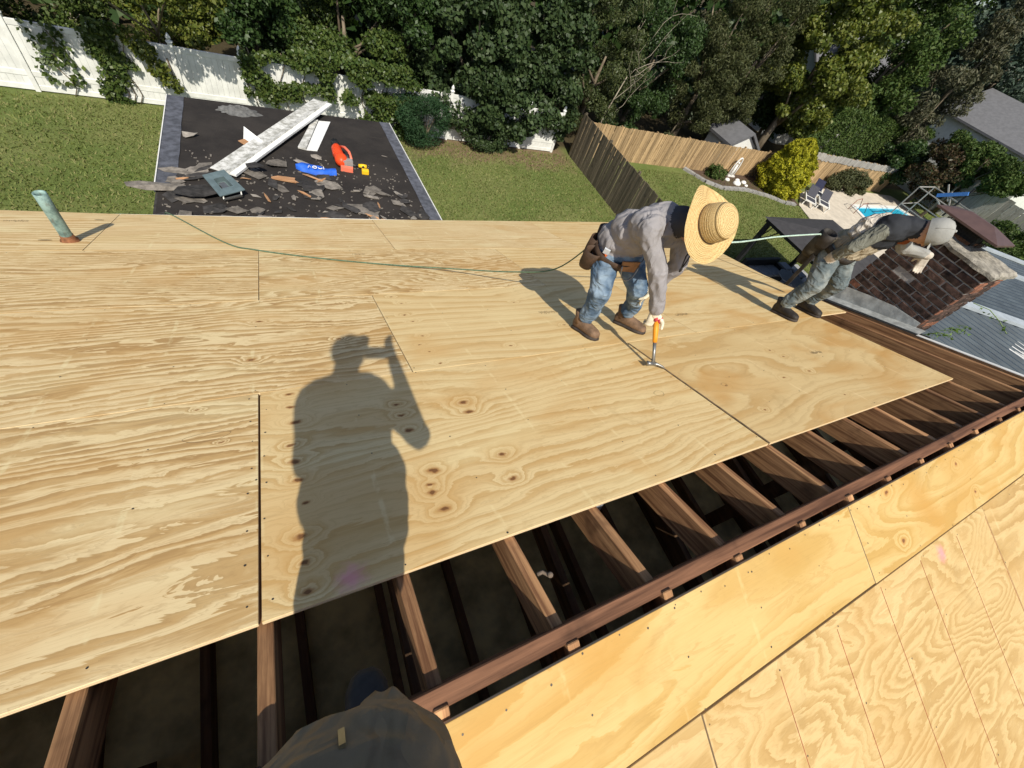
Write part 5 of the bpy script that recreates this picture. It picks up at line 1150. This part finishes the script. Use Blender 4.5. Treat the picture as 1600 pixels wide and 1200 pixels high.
def hand_bones(wrist, d, n, tg, curl=.6, s=1.0, thumb_side=1):
    """palm + five fingers; d = direction of the fingers, n = palm normal (fingers curl towards n)"""
    wrist, d, n = Vector(wrist), Vector(d).normalized(), Vector(n).normalized(); n = (n-d*n.dot(d)).normalized(); x = d.cross(n)
    out = []; pl = .085*s
    for k in (-.022, -.007, .008, .022): out.append((tuple(wrist+x*k*.6*s), .019*s, tuple(wrist+d*pl+x*k*s), .015*s, tg))
    for k, L in ((-.030, .066), (-.010, .076), (.010, .080), (.030, .070)):
        p = wrist+d*pl+x*k*s; dd = d.copy(); a = p
        for j, f in enumerate((.45, .32, .25)):
            dd = (Matrix.Rotation(-curl*(.7+.3*j), 3, x) @ dd) if True else dd
            b = a+dd*L*f*s; out.append((tuple(a), (.0098-.0012*j)*s, tuple(b), (.0086-.0012*j)*s, tg)); a = b
    t0 = wrist+d*.025*s-x*.028*s*thumb_side; t1 = t0+(d*.5-x*.5*thumb_side+n*.45).normalized()*.045*s; t2 = t1+(d*.8+n*.5).normalized()*.035*s
    out += [(tuple(t0), .015*s, tuple(t1), .0115*s, tg), (tuple(t1), .0115*s, tuple(t2), .009*s, tg)]
    return out
def boot_mesh(name, heel, toe, up, w=.098, h=.12, shaft=.16):
    heel, toe, up = Vector(heel), Vector(toe), Vector(up).normalized(); d = (toe-heel); L = d.length; d.normalize(); x = d.cross(up).normalized(); up = x.cross(d).normalized()
    mb = MB(); st = [(0, .055, .075), (.06, .075, .10), (.2, .08, h), (.36, .082, h*.92), (.5, .09, h*.72), (.68, w, .072), (.84, w*.95, .062), (.95, w*.7, .05), (1, w*.35, .036)]; n = 14; vs = []
    for s, ww, hh in st:
        for k in range(n):
            a = 2*pi*k/n; c, si = cos(a), sin(a); yy = x*(ww/2*(abs(c)**.75)*(1 if c > 0 else -1)); zz = up*((hh*.5)+(hh*.5)*(abs(si)**.75)*(1 if si > 0 else -1)+.012)
            vs.append(heel+d*(s*L)+yy+zz)
    fs = [(i*n+k, (i+1)*n+k, (i+1)*n+(k+1) % n, i*n+(k+1) % n) for i in range(len(st)-1) for k in range(n)]; fs += [tuple(range(n)), tuple((len(st)-1)*n+k for k in range(n))[::-1]]
    mb.add(vs, fs)
    c0 = heel+d*L*.2; mb.tube([c0+up*.06, c0+up*.11, c0+up*shaft], [.043, .047, .054], 14)
    # tongue and laces as relief
    for j in range(4):
        p = heel+d*L*(.34+.06*j)+up*(h*1.0-.018*j+.008); mb.tube([p-x*.026, p+x*.026], .0042, 5)
    # sole
    m0 = len(mb.f)
    sole = [(0, .03), (.03, .035), (.2, .038), (.4, .036), (.6, .048), (.8, .05), (.93, .04), (1.02, .018)]
    pts = [heel+d*(s*L*1.0-.004)+x*ww for s, ww in sole]+[heel+d*(s*L*1.0-.004)-x*ww for s, ww in sole[::-1]]
    mb.cur = 1; mb.prism(pts[::-1], up*.022); mb.cur = 0
    return mb
def head_bones(c, fwd, up, r=.092, tg='skin'):
    c, f, u = Vector(c), Vector(fwd).normalized(), Vector(up).normalized(); f = (f-u*f.dot(u)).normalized(); x = f.cross(u)
    b = [(tuple(c+u*.03-f*.012), r, tuple(c+u*.035+f*.012), r*.97, tg), (tuple(c-u*.035+f*.02), r*.74, tuple(c-u*.075+f*.045), r*.45, tg)]
    b += [(tuple(c+u*.012+f*.088), .009, tuple(c-u*.02+f*.108), .014, tg)]             # nose
    b += [(tuple(c-u*.05+f*.088-x*.018), .010, tuple(c-u*.05+f*.088+x*.018), .010, tg)]  # mouth
    b += [(tuple(c+u*.028+f*.082-x*.032), .013, tuple(c+u*.028+f*.082+x*.032), .013, tg)]  # brow
    for s in (-1, 1): b += [(tuple(c+x*s*r*.96+u*.02), .014, tuple(c+x*s*r*1.02-u*.018), .010, tg)]  # ears
    return b
def fabric(name, col, var=.15, scale=9, bump=.25, col2=None, rough=.85): return simple(name, col, rough, var*.6, scale, bump, bscale=30, spec=.12, col2=col2, bdist=.008, detail=3)
def folds(m, stretch, scale, strength, dist):
    # draped creases as relief: ridged stretched noise chained under the weave
    nt = m.node_tree; bs = nt.nodes['Principled BSDF']; t = NT.__new__(NT); t.m = m; t.t = nt; t.n = nt.nodes; t.l = nt.links; t.b = bs; t.out = nt.nodes['Material Output']
    f = t.noise(t.mapping(t.obj(), scl=stretch), scale, 2, .45, .5); r = t.math('SUBTRACT', 1.0, t.math('MULTIPLY', t.math('ABSOLUTE', t.math('SUBTRACT', f, .5)), 5.0), clamp=True)
    n = t.new('ShaderNodeBump'); n.inputs['Strength'].default_value = strength; n.inputs['Distance'].default_value = dist; t.link(r, n.inputs['Height'])
    old = bs.inputs['Normal'].links
    if old: t.link(old[0].from_socket, n.inputs['Normal'])
    t.link(n.outputs[0], bs.inputs['Normal']); return m
def denim(name, a, b):
    t = NT(name); p = t.obj(); f = t.noise(p, 9, 3, .5); g = t.noise(p, 90, 3, .7)
    c = t.mix(t.smooth(f, .35, .68), a, b); c = t.mix(t.math('MULTIPLY', t.smooth(g, .5, .8), .3), c, tuple(x*.5 for x in a))
    t.link(c, t.b.inputs['Base Color']); t.b.inputs['Roughness'].default_value = .9; t.b.inputs['Specular IOR Level'].default_value = .1; t.bump(g, .2, .003); return t.m
M_SKIN = simple('skin', (.48, .27, .18), .55, .08, 20, .1); M_SOLE = simple('boot_sole', (.05, .04, .035), .8, .3, 20, .2)
M_LEATH = simple('boot_leather', (.17, .105, .065), .7, .35, 14, .3); M_LEATHB = simple('black_leather', (.03, .025, .022), .6, .4, 14, .3)
M_POUCH = simple('pouch_leather', (.055, .032, .02), .6, .4, 12, .3); M_TANL = simple('tan_leather', (.30, .15, .065), .65, .3, 14, .3)
N_UP = Vector((0, SP, CP))
def boots(root, specs, mat):
    for heel, toe in specs:
        mb = boot_mesh('boot', heel, toe, N_UP); me = mb.mesh('boot', True); me.materials.append(mat); me.materials.append(M_SOLE); add_part(root, 'boot', me)

# ---- worker in the straw hat
w1 = thing('person', 'stooping worker in wide straw hat, grey shirt and blue jeans holding a hammer', 'person', RW(2.39, 1.40))
M_SHIRT = fabric('grey_shirt', (.27, .255, .265), .12); M_COLLAR = fabric('dark_collar', (.055, .056, .066), .15)
M_JEAN = folds(denim('jeans_blue', (.07, .115, .185), (.23, .30, .38)), (1.2, 1.2, 2.2), 7, .6, .014); folds(M_SHIRT, (2.2, 2.2, .8), 5.5, .55, .016); M_GLOVE = simple('leather_glove', (.60, .54, .42), .8, .2, 20, .35)
T1 = ['shirt', 'collar', 'jeans', 'skin', 'glove', 'cuff']
a = Vector
pelv = (2.25, 1.50, .12)
B1 = [((2.20, 1.52, .11), .125, (2.31, 1.50, .11), .125, 'jeans'),
      ((2.16, 1.50, .06), .098, (2.14, 1.37, -.13), .072, 'jeans'), ((2.14, 1.37, -.13), .076, (2.185, 1.39, -.32), .060, 'jeans'), ((2.185, 1.39, -.32), .066, (2.185, 1.395, -.40), .060, 'jeans'),
      ((2.36, 1.48, .06), .098, (2.46, 1.34, -.11), .074, 'jeans'), ((2.46, 1.34, -.11), .076, (2.60, 1.40, -.32), .060, 'jeans'), ((2.60, 1.40, -.32), .066, (2.61, 1.41, -.40), .060, 'jeans'),
      ((2.19, 1.52, .19), .128, (2.31, 1.51, .19), .128, 'shirt'), ((2.19, 1.46, .31), .125, (2.33, 1.45, .31), .122, 'shirt'), ((2.25, 1.50, .22), .130, (2.26, 1.33, .44), .130, 'shirt'), ((2.17, 1.34, .42), .112, (2.37, 1.32, .42), .112, 'shirt'),
      ((2.13, 1.28, .455), .072, (2.40, 1.27, .455), .072, 'shirt'),
      ((2.30, 1.25, .52), .088, (2.32, 1.20, .55), .075, 'collar'), ((2.27, 1.25, .52), .065, (2.38, 1.23, .515), .06, 'collar'),
      ((2.32, 1.20, .54), .052, (2.345, 1.14, .575), .05, 'skin'),
      ((2.12, 1.275, .44), .068, (2.235, 1.13, .245), .057, 'shirt'), ((2.235, 1.13, .245), .058, (2.325, 1.06, .05), .047, 'shirt'), ((2.325, 1.06, .05), .053, (2.34, 1.05, .015), .052, 'cuff'),
      ((2.41, 1.265, .44), .068, (2.50, 1.22, .22), .055, 'shirt'), ((2.50, 1.22, .22), .055, (2.515, 1.27, .02), .042, 'shirt'), ((2.515, 1.27, .03), .046, (2.515, 1.275, 0), .046, 'cuff'),
      ((2.345, 1.05, .0), .034, (2.36, 1.04, -.04), .036, 'glove'), ((2.515, 1.275, -.01), .03, (2.512, 1.285, -.05), .032, 'glove')]
hx = Vector((.03, -.70, .70)).normalized()      # top-of-head direction
hc = Vector((2.345, 1.125, .585))
B1 += head_bones(hc-hx*.035, Vector((.05, -.5, -.85)), hx)
me = skin_mesh('body', B1, .0085, 2, T1, [M_SHIRT, M_COLLAR, M_JEAN, M_SKIN, M_GLOVE, M_SHIRT], {'shirt': .0065, 'jeans': .0065, 'cuff': .003, 'collar': .003}, 3); add_part(w1, 'body', me)
ham_top = Vector((2.376, 1.012, -.072)); ham_bot = RW(2.35, .85, .035); hd_ = (ham_bot-ham_top).normalized()
HB = hand_bones((2.352, 1.043, -.02), (.08, -.28, -1), (-.5, -.8, .1), 'glove', 1.15, 1.15); me = skin_mesh('glove', HB, .0055, 2); me.materials.append(M_GLOVE); add_part(w1, 'glove', me)
HB = hand_bones((2.512, 1.282, -.04), (-.2, .25, -1), (-.5, .2, 0), 'glove', .35, 1.1); me = skin_mesh('glove', HB, .0055, 2); me.materials.append(M_GLOVE); add_part(w1, 'glove', me)
M_REDG = simple('red_glove_palm', (.42, .05, .06), .6, .2, 20, .2)
mb = MB(); mb.ball(ham_top+Vector((.012, -.012, .01)), (.02, .02, .03), 10, 7); mb.ball(ham_top+Vector((-.02, .0, .015)), (.012, .02, .02), 10, 7); W(w1, 'glove_fingertips', mb, M_REDG, True)
boots(w1, [(RW(2.165, 1.545, .002), RW(2.205, 1.295, .002)), (RW(2.595, 1.56, .002), RW(2.69, 1.30, .002))], M_LEATH)
# straw hat
def m_straw():
    t = NT('straw'); p = t.obj(); f = t.noise(p, 170, 4, .7); g = t.noise(p, 9, 3, .6)
    sp = t.new('ShaderNodeSeparateXYZ'); t.link(p, sp.inputs[0]); rr = t.math('SQRT', t.math('ADD', t.math('MULTIPLY', sp.outputs[0], sp.outputs[0]), t.math('MULTIPLY', sp.outputs[1], sp.outputs[1])))
    rg_ = t.math('FRACT', t.math('MULTIPLY', t.math('SUBTRACT', rr, t.math('MULTIPLY', sp.outputs[2], .8)), 88.0)); ln = t.smooth(t.math('ABSOLUTE', t.math('SUBTRACT', rg_, .5)), .30, .5)
    c = t.mix(t.smooth(f, .3, .7), (.46, .30, .11), (.74, .55, .27)); c = t.mix(t.math('MULTIPLY', t.smooth(g, .5, .75), .35), c, (.50, .30, .10)); c = t.mix(t.math('MULTIPLY', ln, .6), c, (.30, .17, .055))
    t.link(c, t.b.inputs['Base Color']); t.b.inputs['Roughness'].default_value = .75; t.bump(t.math('SUBTRACT', f, ln), .7, .004); return t.m
q = hx.to_track_quat('Z', 'Y').to_matrix().to_4x4(); hm = Matrix.Translation(hc+hx*.012) @ q
prof = []; R0 = .212
for k in range(44):                                   # braid rings over the brim
    r = R0-(R0-.104)*k/43; prof.append((r, .012-.13*(r-.104)**1.25*1.4+.0022*(k % 3 == 1)-.0016*(k % 3 == 2)))
for k in range(24):
    s = k/23; prof.append((.104-.012*s**3+.0022*(k % 3 == 1), .014+.095*s))
for k in range(22):
    s = k/21; ang = s*pi/2; prof.append((.092*cos(ang)**.8+.0001, .109+.03*sin(ang)+.002*(k % 3 == 1)))
def wob(v, an, i):
    r = math.hypot(v.x, v.y); f = max(0, (r-.104)/.11); v = v.copy(); v.z += f*(.030*cos(2*an+.5)+.012*sin(3*an+1)); return v
mb = MB(); mb.lathe(prof, None, 56, wob); ht = link_mesh('straw_hat', mb.mesh('straw_hat', True), m_straw(), w1, hm)
mb = MB(); mb.lathe([(.1055, .012), (.1075, .017), (.1060, .022)], hm, 40); W(w1, 'hat_band', mb, simple('hat_cord', (.10, .055, .03), .8, .2, 20, .1), True)
mb = MB(); ce = Vector((2.297, 1.05, .33)); s0 = hc-hx*.03+Vector((.02, -.02, -.10)); mb.tube([s0, s0.lerp(ce, .4)+Vector((.02, 0, .01)), ce], .004, 5); mb.tube([s0+Vector((.02, 0, 0)), s0.lerp(ce, .5)+Vector((-.015, 0, 0)), ce], .004, 5); mb.ball(ce, (.008, .008, .018), 8, 6); W(w1, 'chin_cord', mb, M_LEATHB, True)
# tool belt
def belt(root, c, rx, ry, tilt, mat, n=30, h=.05):
    mb = MB(); mm = Matrix.Translation(c) @ tilt; mb.lathe([(1, -h/2), (1.03, -h/2), (1.03, h/2), (1, h/2), (1, -h/2)], mm @ Matrix.Diagonal((rx, ry, 1, 1)), n); return W(root, 'belt', mb, mat, True)
def pouch(root, c, d, size, mat, name='pouch'):
    """open-mouthed leather pocket: tapered cup"""
    mm = Matrix.Translation(c) @ Vector(d).to_track_quat('Z', 'Y').to_matrix().to_4x4() @ Matrix.Diagonal((size[0], size[1], size[2], 1))
    mb = MB(); mb.lathe([(.001, -.5), (.38, -.5), (.46, -.3), (.5, 0), (.52, .5), (.47, .5), (.44, 0), (.40, -.3), (.001, -.4)], mm, 16); return W(root, name, mb, mat, True)
tl = Matrix.Rotation(.25, 4, 'X')
belt(w1, (2.255, 1.51, .105), .198, .143, tl, M_POUCH, h=.06)
pouch(w1, (2.12, 1.60, .06), (-.1, -.2, 1), (.13, .09, .19), M_POUCH); pouch(w1, (2.055, 1.53, .03), (-.15, -.25, 1), (.12, .085, .17), M_POUCH); pouch(w1, (2.22, 1.66, .10), (0, .1, 1), (.15, .09, .17), M_POUCH)
mb = MB(); mb.lathe([(.105*.5, 0), (.115*.5, 0)], Matrix.Translation((2.045, 1.515, .112)), 12); 
mb = MB(); mb.bar((2.09, 1.46, .13), (2.10, 1.47, .06), .035, .02); W(w1, 'knife_handle', mb, simple('orange_knife', (.70, .16, .04), .5, .1, 10, 0)); mb = MB(); mb.bar((2.083, 1.452, .17), (2.089, 1.459, .132), .04, .024); W(w1, 'knife_cap', mb, simple('clear_cap', (.5, .52, .56), .3, .1, 10, 0))
mb = MB(); mb.hexa([(2.20, 1.375, .055), (2.32, 1.36, .05), (2.33, 1.365, .13), (2.19, 1.38, .125), (2.20, 1.365, .055), (2.32, 1.35, .05), (2.33, 1.355, .13), (2.19, 1.37, .125)]); W(w1, 'hammer_loop', mb, M_TANL)
mb = MB(); mb.tube([(2.19+.075*(1-cos(t)), 1.36-.03*sin(t), .10-.10*sin(t)) for t in np.linspace(0, pi, 12)], .005, 5); W(w1, 'belt_loop', mb, M_STEEL, True)
# hammer
hmr = thing('hammer', 'claw hammer with orange grip in the straw-hatted worker\'s glove', 'hammer', ham_bot)
mb = MB(); mb.tube([ham_top+hd_*.0, ham_top+hd_*.06, ham_top+hd_*.11, ham_top+hd_*.15], [.017, .019, .017, .015], 10); W(hmr, 'grip', mb, simple('orange_grip', (.72, .28, .02), .5, .1, 10, 0), True)
mb = MB(); mb.tube([ham_top+hd_*.15, ham_top+hd_*.22, ham_bot], [.012, .011, .013], 8); W(hmr, 'shaft', mb, M_STEEL, True)
hxv = Vector((.93, -.35, .1)).normalized(); mb = MB(); mb.tube([ham_bot-hxv*.045, ham_bot-hxv*.025, ham_bot], [.019, .015, .014], 10); W(hmr, 'face', mb, M_STEEL, True)
for s in (-1, 1):
    yv = hd_.cross(hxv).normalized()*s; mb = MB(); mb.tube([ham_bot, ham_bot+hxv*.03+yv*.004, ham_bot+hxv*.065+yv*.010+hd_*.012, ham_bot+hxv*.085+yv*.012+hd_*.026], [.013, .010, .007, .003], 7); W(hmr, 'claw', mb, M_STEEL, True)

# ---- worker beside the chimney
w2 = thing('person', 'crouched worker in grey cap, dark vest and black boots beside the brick chimney', 'person', RW(4.82, 1.34))
M_SLEEVE = fabric('olive_sleeve', (.15, .15, .125), .2); M_VEST = fabric('dark_vest', (.032, .034, .040), .2); M_PALE = fabric('tan_shirt', (.34, .285, .20), .15); M_JEAN2 = folds(denim('jeans_worn', (.10, .125, .135), (.23, .25, .24)), (1.2, 1.2, 2.2), 7, .6, .014); folds(M_SLEEVE, (2, 2, 1.2), 9, .8, .014); folds(M_PALE, (2, 2, 1), 8, .8, .014); M_CAP = fabric('grey_cap', (.30, .295, .28), .15); M_GLV2 = simple('pale_glove', (.50, .44, .37), .8, .2, 20, .3); M_ORNG = fabric('rust_shirt', (.24, .07, .025), .2)
M_PANEL = fabric('pale_back_panel', (.50, .45, .39), .12)
folds(M_PANEL, (1.6, 1.6, 1.2), 9, 1.0, .02)
T2 = ['jeans', 'tan', 'vest', 'sleeve', 'glove', 'skin', 'rust', 'tan2']
B2 = [((4.74, 1.40, .19), .130, (4.86, 1.39, .19), .130, 'jeans'),
      ((4.70, 1.38, .15), .105, (4.63, 1.24, -.10), .080, 'jeans'), ((4.63, 1.24, -.10), .082, (4.615, 1.28, -.30), .066, 'jeans'), ((4.615, 1.28, -.30), .07, (4.61, 1.285, -.37), .064, 'jeans'),
      ((4.91, 1.37, .15), .105, (4.99, 1.22, -.08), .080, 'jeans'), ((4.99, 1.22, -.08), .082, (5.06, 1.29, -.30), .066, 'jeans'), ((5.06, 1.29, -.30), .07, (5.065, 1.295, -.37), .064, 'jeans'),
      ((4.76, 1.36, .27), .142, (4.88, 1.35, .27), .142, 'tan'), ((4.79, 1.32, .36), .135, (4.89, 1.31, .36), .135, 'tan'),
      ((4.80, 1.28, .46), .134, (4.91, 1.26, .46), .134, 'vest'), ((4.76, 1.22, .55), .11, (4.98, 1.20, .55), .11, 'vest'), ((4.88, 1.16, .60), .085, (4.91, 1.11, .62), .075, 'vest'), ((4.90, 1.10, .62), .055, (4.94, 1.03, .66), .055, 'skin'),
      ((4.93, 1.16, .50), .05, (4.95, 1.13, .51), .05, 'rust'),
      ((4.70, 1.22, .52), .07, (4.575, 1.25, .335), .054, 'sleeve'), ((4.575, 1.25, .335), .054, (4.60, 1.31, .185), .043, 'sleeve'), ((4.60, 1.31, .19), .046, (4.62, 1.325, .15), .042, 'glove'),
      ((5.02, 1.19, .54), .07, (5.14, 1.13, .41), .052, 'tan2'), ((5.14, 1.13, .41), .052, (5.22, 1.00, .45), .042, 'tan2'), ((5.22, 1.00, .45), .038, (5.24, .97, .455), .036, 'glove')]
h2 = Vector((4.945, 1.015, .665)); hx2 = Vector((.30, -.72, .55)).normalized()
B2 += head_bones(h2-hx2*.03, Vector((.2, -.4, -.85)), hx2)
me = skin_mesh('body', B2, .0085, 2, T2, [M_JEAN2, M_PALE, M_VEST, M_SLEEVE, M_GLV2, M_SKIN, M_ORNG, M_CAP], {'jeans': .0065, 'tan': .006, 'sleeve': .0055, 'vest': .004, 'tan2': .005}, 8); add_part(w2, 'body', me)
HB = hand_bones((4.615, 1.325, .155), (.25, .1, -1), (.6, .3, .3), 'g', .35, 1.15); me = skin_mesh('glove', HB, .0055, 2); me.materials.append(M_GLV2); add_part(w2, 'glove', me)
HB = hand_bones((5.235, .975, .45), (.25, -.25, -1), (.6, .6, 0), 'g', .25, 1.0); me = skin_mesh('glove', HB, .0055, 2); me.materials.append(M_GLV2); add_part(w2, 'glove', me)
q = hx2.to_track_quat('Z', 'Y').to_matrix().to_4x4(); mb = MB()
mb.lathe([(.104, -.035), (.108, .0), (.108, .035), (.098, .07), (.075, .10), (.04, .118), (.001, .124)], Matrix.Translation(h2-hx2*.01) @ q, 24); W(w2, 'cap', mb, M_CAP, True)
mb = MB(); bf = Vector((.25, -.42, -.80)); bf = (bf-hx2*bf.dot(hx2)).normalized(); bx = bf.cross(hx2); vs = []
for i in range(9):
    for j in range(5):
        an = (i/8-.5)*1.9; rr = .106+.062*j/4*cos(an*.8); p = h2+hx2*(.0-.012*j/4-.012*sin(an)**2)+bf*rr*cos(an)+bx*rr*sin(an); vs.append(p)
mb.add(vs, [(i*5+j, (i+1)*5+j, (i+1)*5+j+1, i*5+j+1) for i in range(8) for j in range(4)]); W(w2, 'cap_bill', mb, M_CAP, True)
mb = MB(); mb.ball(h2+hx2*.113, .012, 10, 6)
for k in range(6):
    an = k*pi/3; e1 = bf*cos(an)+bx*sin(an); mb.tube([h2-hx2*.005+e1*.1075, h2+hx2*.03+e1*.107, h2+hx2*.062+e1*.0975, h2+hx2*.092+e1*.073, h2+hx2*.109+e1*.038], .0022, 5)
W(w2, 'cap_seams', mb, M_CAP, True)
# pale back panel of the vest and its straps
pm = skin_mesh('back_panel', [((4.73, 1.345, .47), .088, (4.82, 1.32, .53), .082, 'p'), ((4.71, 1.345, .40), .085, (4.80, 1.37, .41), .080, 'p')], .01, 3, ['p'], [M_PANEL], {'p': .008}, 5); add_part(w2, 'back_panel', pm)
belt(w2, (4.80, 1.385, .205), .205, .152, Matrix.Rotation(.25, 4, 'X'), M_LEATHB, h=.06)
M_CAMO = simple('camo_pouch', (.05, .042, .028), .85, .4, 16, .3)
pouch(w2, (4.60, 1.49, .17), (-.1, -.1, 1), (.16, .11, .24), M_CAMO); pouch(w2, (4.66, 1.52, .04), (0, 0, 1), (.13, .10, .18), M_CAMO); pouch(w2, (4.55, 1.46, .25), (-.3, 0, 1), (.13, .10, .15), M_LEATHB)
mb = MB(); mb.bar((4.56, 1.43, .10), (4.58, 1.42, -.24), .03, .022); W(w2, 'pry_bar', mb, M_LEATHB)
boots(w2, [(RW(4.605, 1.43, .002), RW(4.59, 1.16, .002)), (RW(5.075, 1.44, .002), RW(5.02, 1.17, .002))], M_LEATHB)

# ---- safety rope
M_ROPE = simple('green_rope', (.10, .16, .10), .8, .3, 60, .4); M_ROPEP = simple('pale_rope', (.40, .52, .44), .8, .2, 60, .3)
def smooth_path(pts, n=8):
    pts = [Vector(p) for p in pts]; out = []
    for i in range(len(pts)-1):
        p0, p1, p2, p3 = pts[max(0, i-1)], pts[i], pts[i+1], pts[min(len(pts)-1, i+2)]
        for k in range(n):
            t = k/n; out.append(.5*((2*p1)+(p2-p0)*t+(2*p0-5*p1+4*p2-p3)*t*t+(3*p1-p0-3*p2+p3)*t**3))
    out.append(pts[-1]); return out
rp = smooth_path([RW(-.86, 5.12, -.12), RW(-.84, 4.98, .008), RW(-.28, 3.88, .009), RW(-.02, 3.63, .009), RW(.49, 3.36, .009), RW(1.03, 3.14, .012), RW(1.58, 2.86, .05), RW(1.98, 2.35, .18), RW(2.18, 1.95, .34), Vector((2.20, 1.67, .12))])
mb = MB(); mb.tube(rp, .0058, 6); tag(W(None, 'safety_rope', mb, M_ROPE, True), 'green rope trailing over the plywood to the straw-hatted worker', 'rope')
mb = MB(); mb.tube(smooth_path([(2.36, 1.60, .13), (2.7, 1.5, .22), (3.175, 1.40, .262), (3.744, 1.44, .285), (4.306, 1.46, .302), (4.50, 1.50, .27), (4.60, 1.51, .20)]), .0065, 6); tag(W(None, 'safety_rope', mb, M_ROPEP, True), 'pale green rope stretched between the two roof workers', 'rope')

# ---- photographer at the ridge (only the clothes front and a shoe are in view)
ph = thing('person', 'photographer in olive-grey clothes and black shoe standing at the ridge', 'person', (.18, -.40, .15))
M_OLV = fabric('olive_cotton', (.30, .215, .13), .12, 7, .3); folds(M_OLV, (1.4, 1.4, 1.4), 7, .7, .02); M_TSH = fabric('dark_top', (.05, .05, .05), .1); M_HAIR = simple('dark_hair', (.02, .016, .012), .6, .3, 60, .5)
TP = ['olive', 'top', 'skin']
B3 = [((.07, -.46, .62), .115, (.18, -.46, .62), .115, 'olive'), ((.08, -.46, .78), .135, (.18, -.45, .78), .135, 'olive'), ((.165, -.40, .74), .120, (.215, -.395, .74), .117, 'olive'), ((.04, -.47, .95), .150, (.16, -.47, .95), .148, 'top'), ((.0, -.46, 1.18), .150, (.10, -.46, 1.18), .150, 'top'), ((-.12, -.45, 1.38), .10, (.15, -.45, 1.38), .10, 'top'), ((.0, -.445, 1.50), .074, (.0, -.43, 1.64), .068, 'skin'),
      ((.16, -.46, 1.41), .075, (.36, -.53, 1.19), .056, 'top'), ((.36, -.53, 1.19), .052, (.281, -.385, 1.55), .036, 'skin'), ((.0, -.45, 1.49), .075, (.12, -.45, 1.43), .085, 'top'), ((.0, -.45, 1.49), .075, (-.12, -.45, 1.43), .085, 'top'),
      ((-.15, -.45, 1.41), .075, (-.11, -.50, 1.14), .056, 'top'), ((-.11, -.50, 1.14), .050, (.08, -.30, 1.49), .036, 'skin'),
      ((.06, -.46, .56), .095, (.05, -.45, .38), .08, 'olive'), ((.05, -.45, .38), .08, (.03, -.48, .26), .07, 'olive'), ((.17, -.45, .56), .105, (.20, -.42, .38), .085, 'olive'), ((.20, -.42, .38), .08, (.22, -.40, .25), .068, 'olive')]
B3 += head_bones((.0, -.42, 1.715), (.6, .6, -.35), (0, 0, 1), .094)
me = skin_mesh('body', B3, .0095, 2, TP, [M_OLV, M_TSH, M_SKIN], {'olive': .006, 'top': .005}, 2); add_part(ph, 'body', me)
mb = MB(); rg = random.Random(3)
for k in range(420):
    d = Vector((rg.gauss(0, 1), rg.gauss(0, 1), abs(rg.gauss(.5, .7)))).normalized(); p = Vector((-.0, -.43, 1.745))+d*.095; mb.tube([p, p+d*rg.uniform(.012, .028)], [.005, .001], 4)
W(ph, 'hair', mb, M_HAIR)
# shirt tail and zip pull
mb = MB(); vs = []; ns, nt = 14, 8
for i in range(ns+1):
    for j in range(nt+1):
        s, t_ = i/ns, j/nt; base = Vector((.20, -.31, .80)).lerp(Vector((.30, -.35, .79)), s); tip = Vector((.243, -.270, .70)).lerp(Vector((.292, -.300, .70)), s); p = base.lerp(tip, t_)+Vector((.004*sin(t_*7+s*3), .006*sin(s*7+t_*4), .012*sin(s*3.1)+.008*sin(t_*6))); vs.append(p)
mb.add(vs, [(i*(nt+1)+j, (i+1)*(nt+1)+j, (i+1)*(nt+1)+j+1, i*(nt+1)+j+1) for i in range(ns) for j in range(nt)]); st = W(ph, 'shirt_tail', mb, M_OLV, True)
so_ = st.modifiers.new('t', 'SOLIDIFY'); so_.thickness = .004
mb = MB(); mb.box((.196, -.306, .815), (.008, .006, .03), Matrix.Rotation(.5, 3, 'X')); W(ph, 'zip_pull', mb, simple('brass', (.45, .38, .22), .4, .2, 30, 0, metal=.6))
mb = boot_mesh('shoe', (.215, -.47, .155), (.245, -.225, .155), (0, 0, 1), .105, .10, .13); me = mb.mesh('shoe', True); me.materials.append(M_LEATHB); me.materials.append(M_SOLE); add_part(ph, 'shoe', me)
mb = boot_mesh('shoe', (.0, -.56, .13), (-.02, -.32, .16), (0, 0, 1), .105, .10, .13); me = mb.mesh('shoe', True); me.materials.append(M_LEATHB); me.materials.append(M_SOLE); add_part(ph, 'shoe', me)
HB = hand_bones((.281, -.373, 1.565), tuple(-RY-RX*.3), tuple(-RX-RZ*1.5), 'skin', .3, 1.0); HB = [(b[0], b[1], b[2], b[3], 'skin') for b in HB]; me = skin_mesh('hand', HB, .006, 2); me.materials.append(M_SKIN); add_part(ph, 'hand', me)
HB = hand_bones((.086, -.292, 1.503), tuple(-RY+RX*.3), tuple(RX-RZ*1.5), 'skin', .3, 1.0); me = skin_mesh('hand', HB, .006, 2); me.materials.append(M_SKIN); add_part(ph, 'hand', me)
phm = M.to_3x3(); pc = CAM-RZ*.014-RX*.012+RY*.012
phn = thing('phone', 'black mobile phone held up by the photographer', 'phone', pc)
mb = MB(); mb.box(pc, (.15, .073, .008), phm); me = mb.mesh('case'); bevel_mesh(me, .003, 2); add_part(phn, 'case', me, M_BLKM)
mb = MB(); mb.box(pc-RZ*.0048, (.140, .066, .001), phm); W(phn, 'screen', mb, M_GLASS)
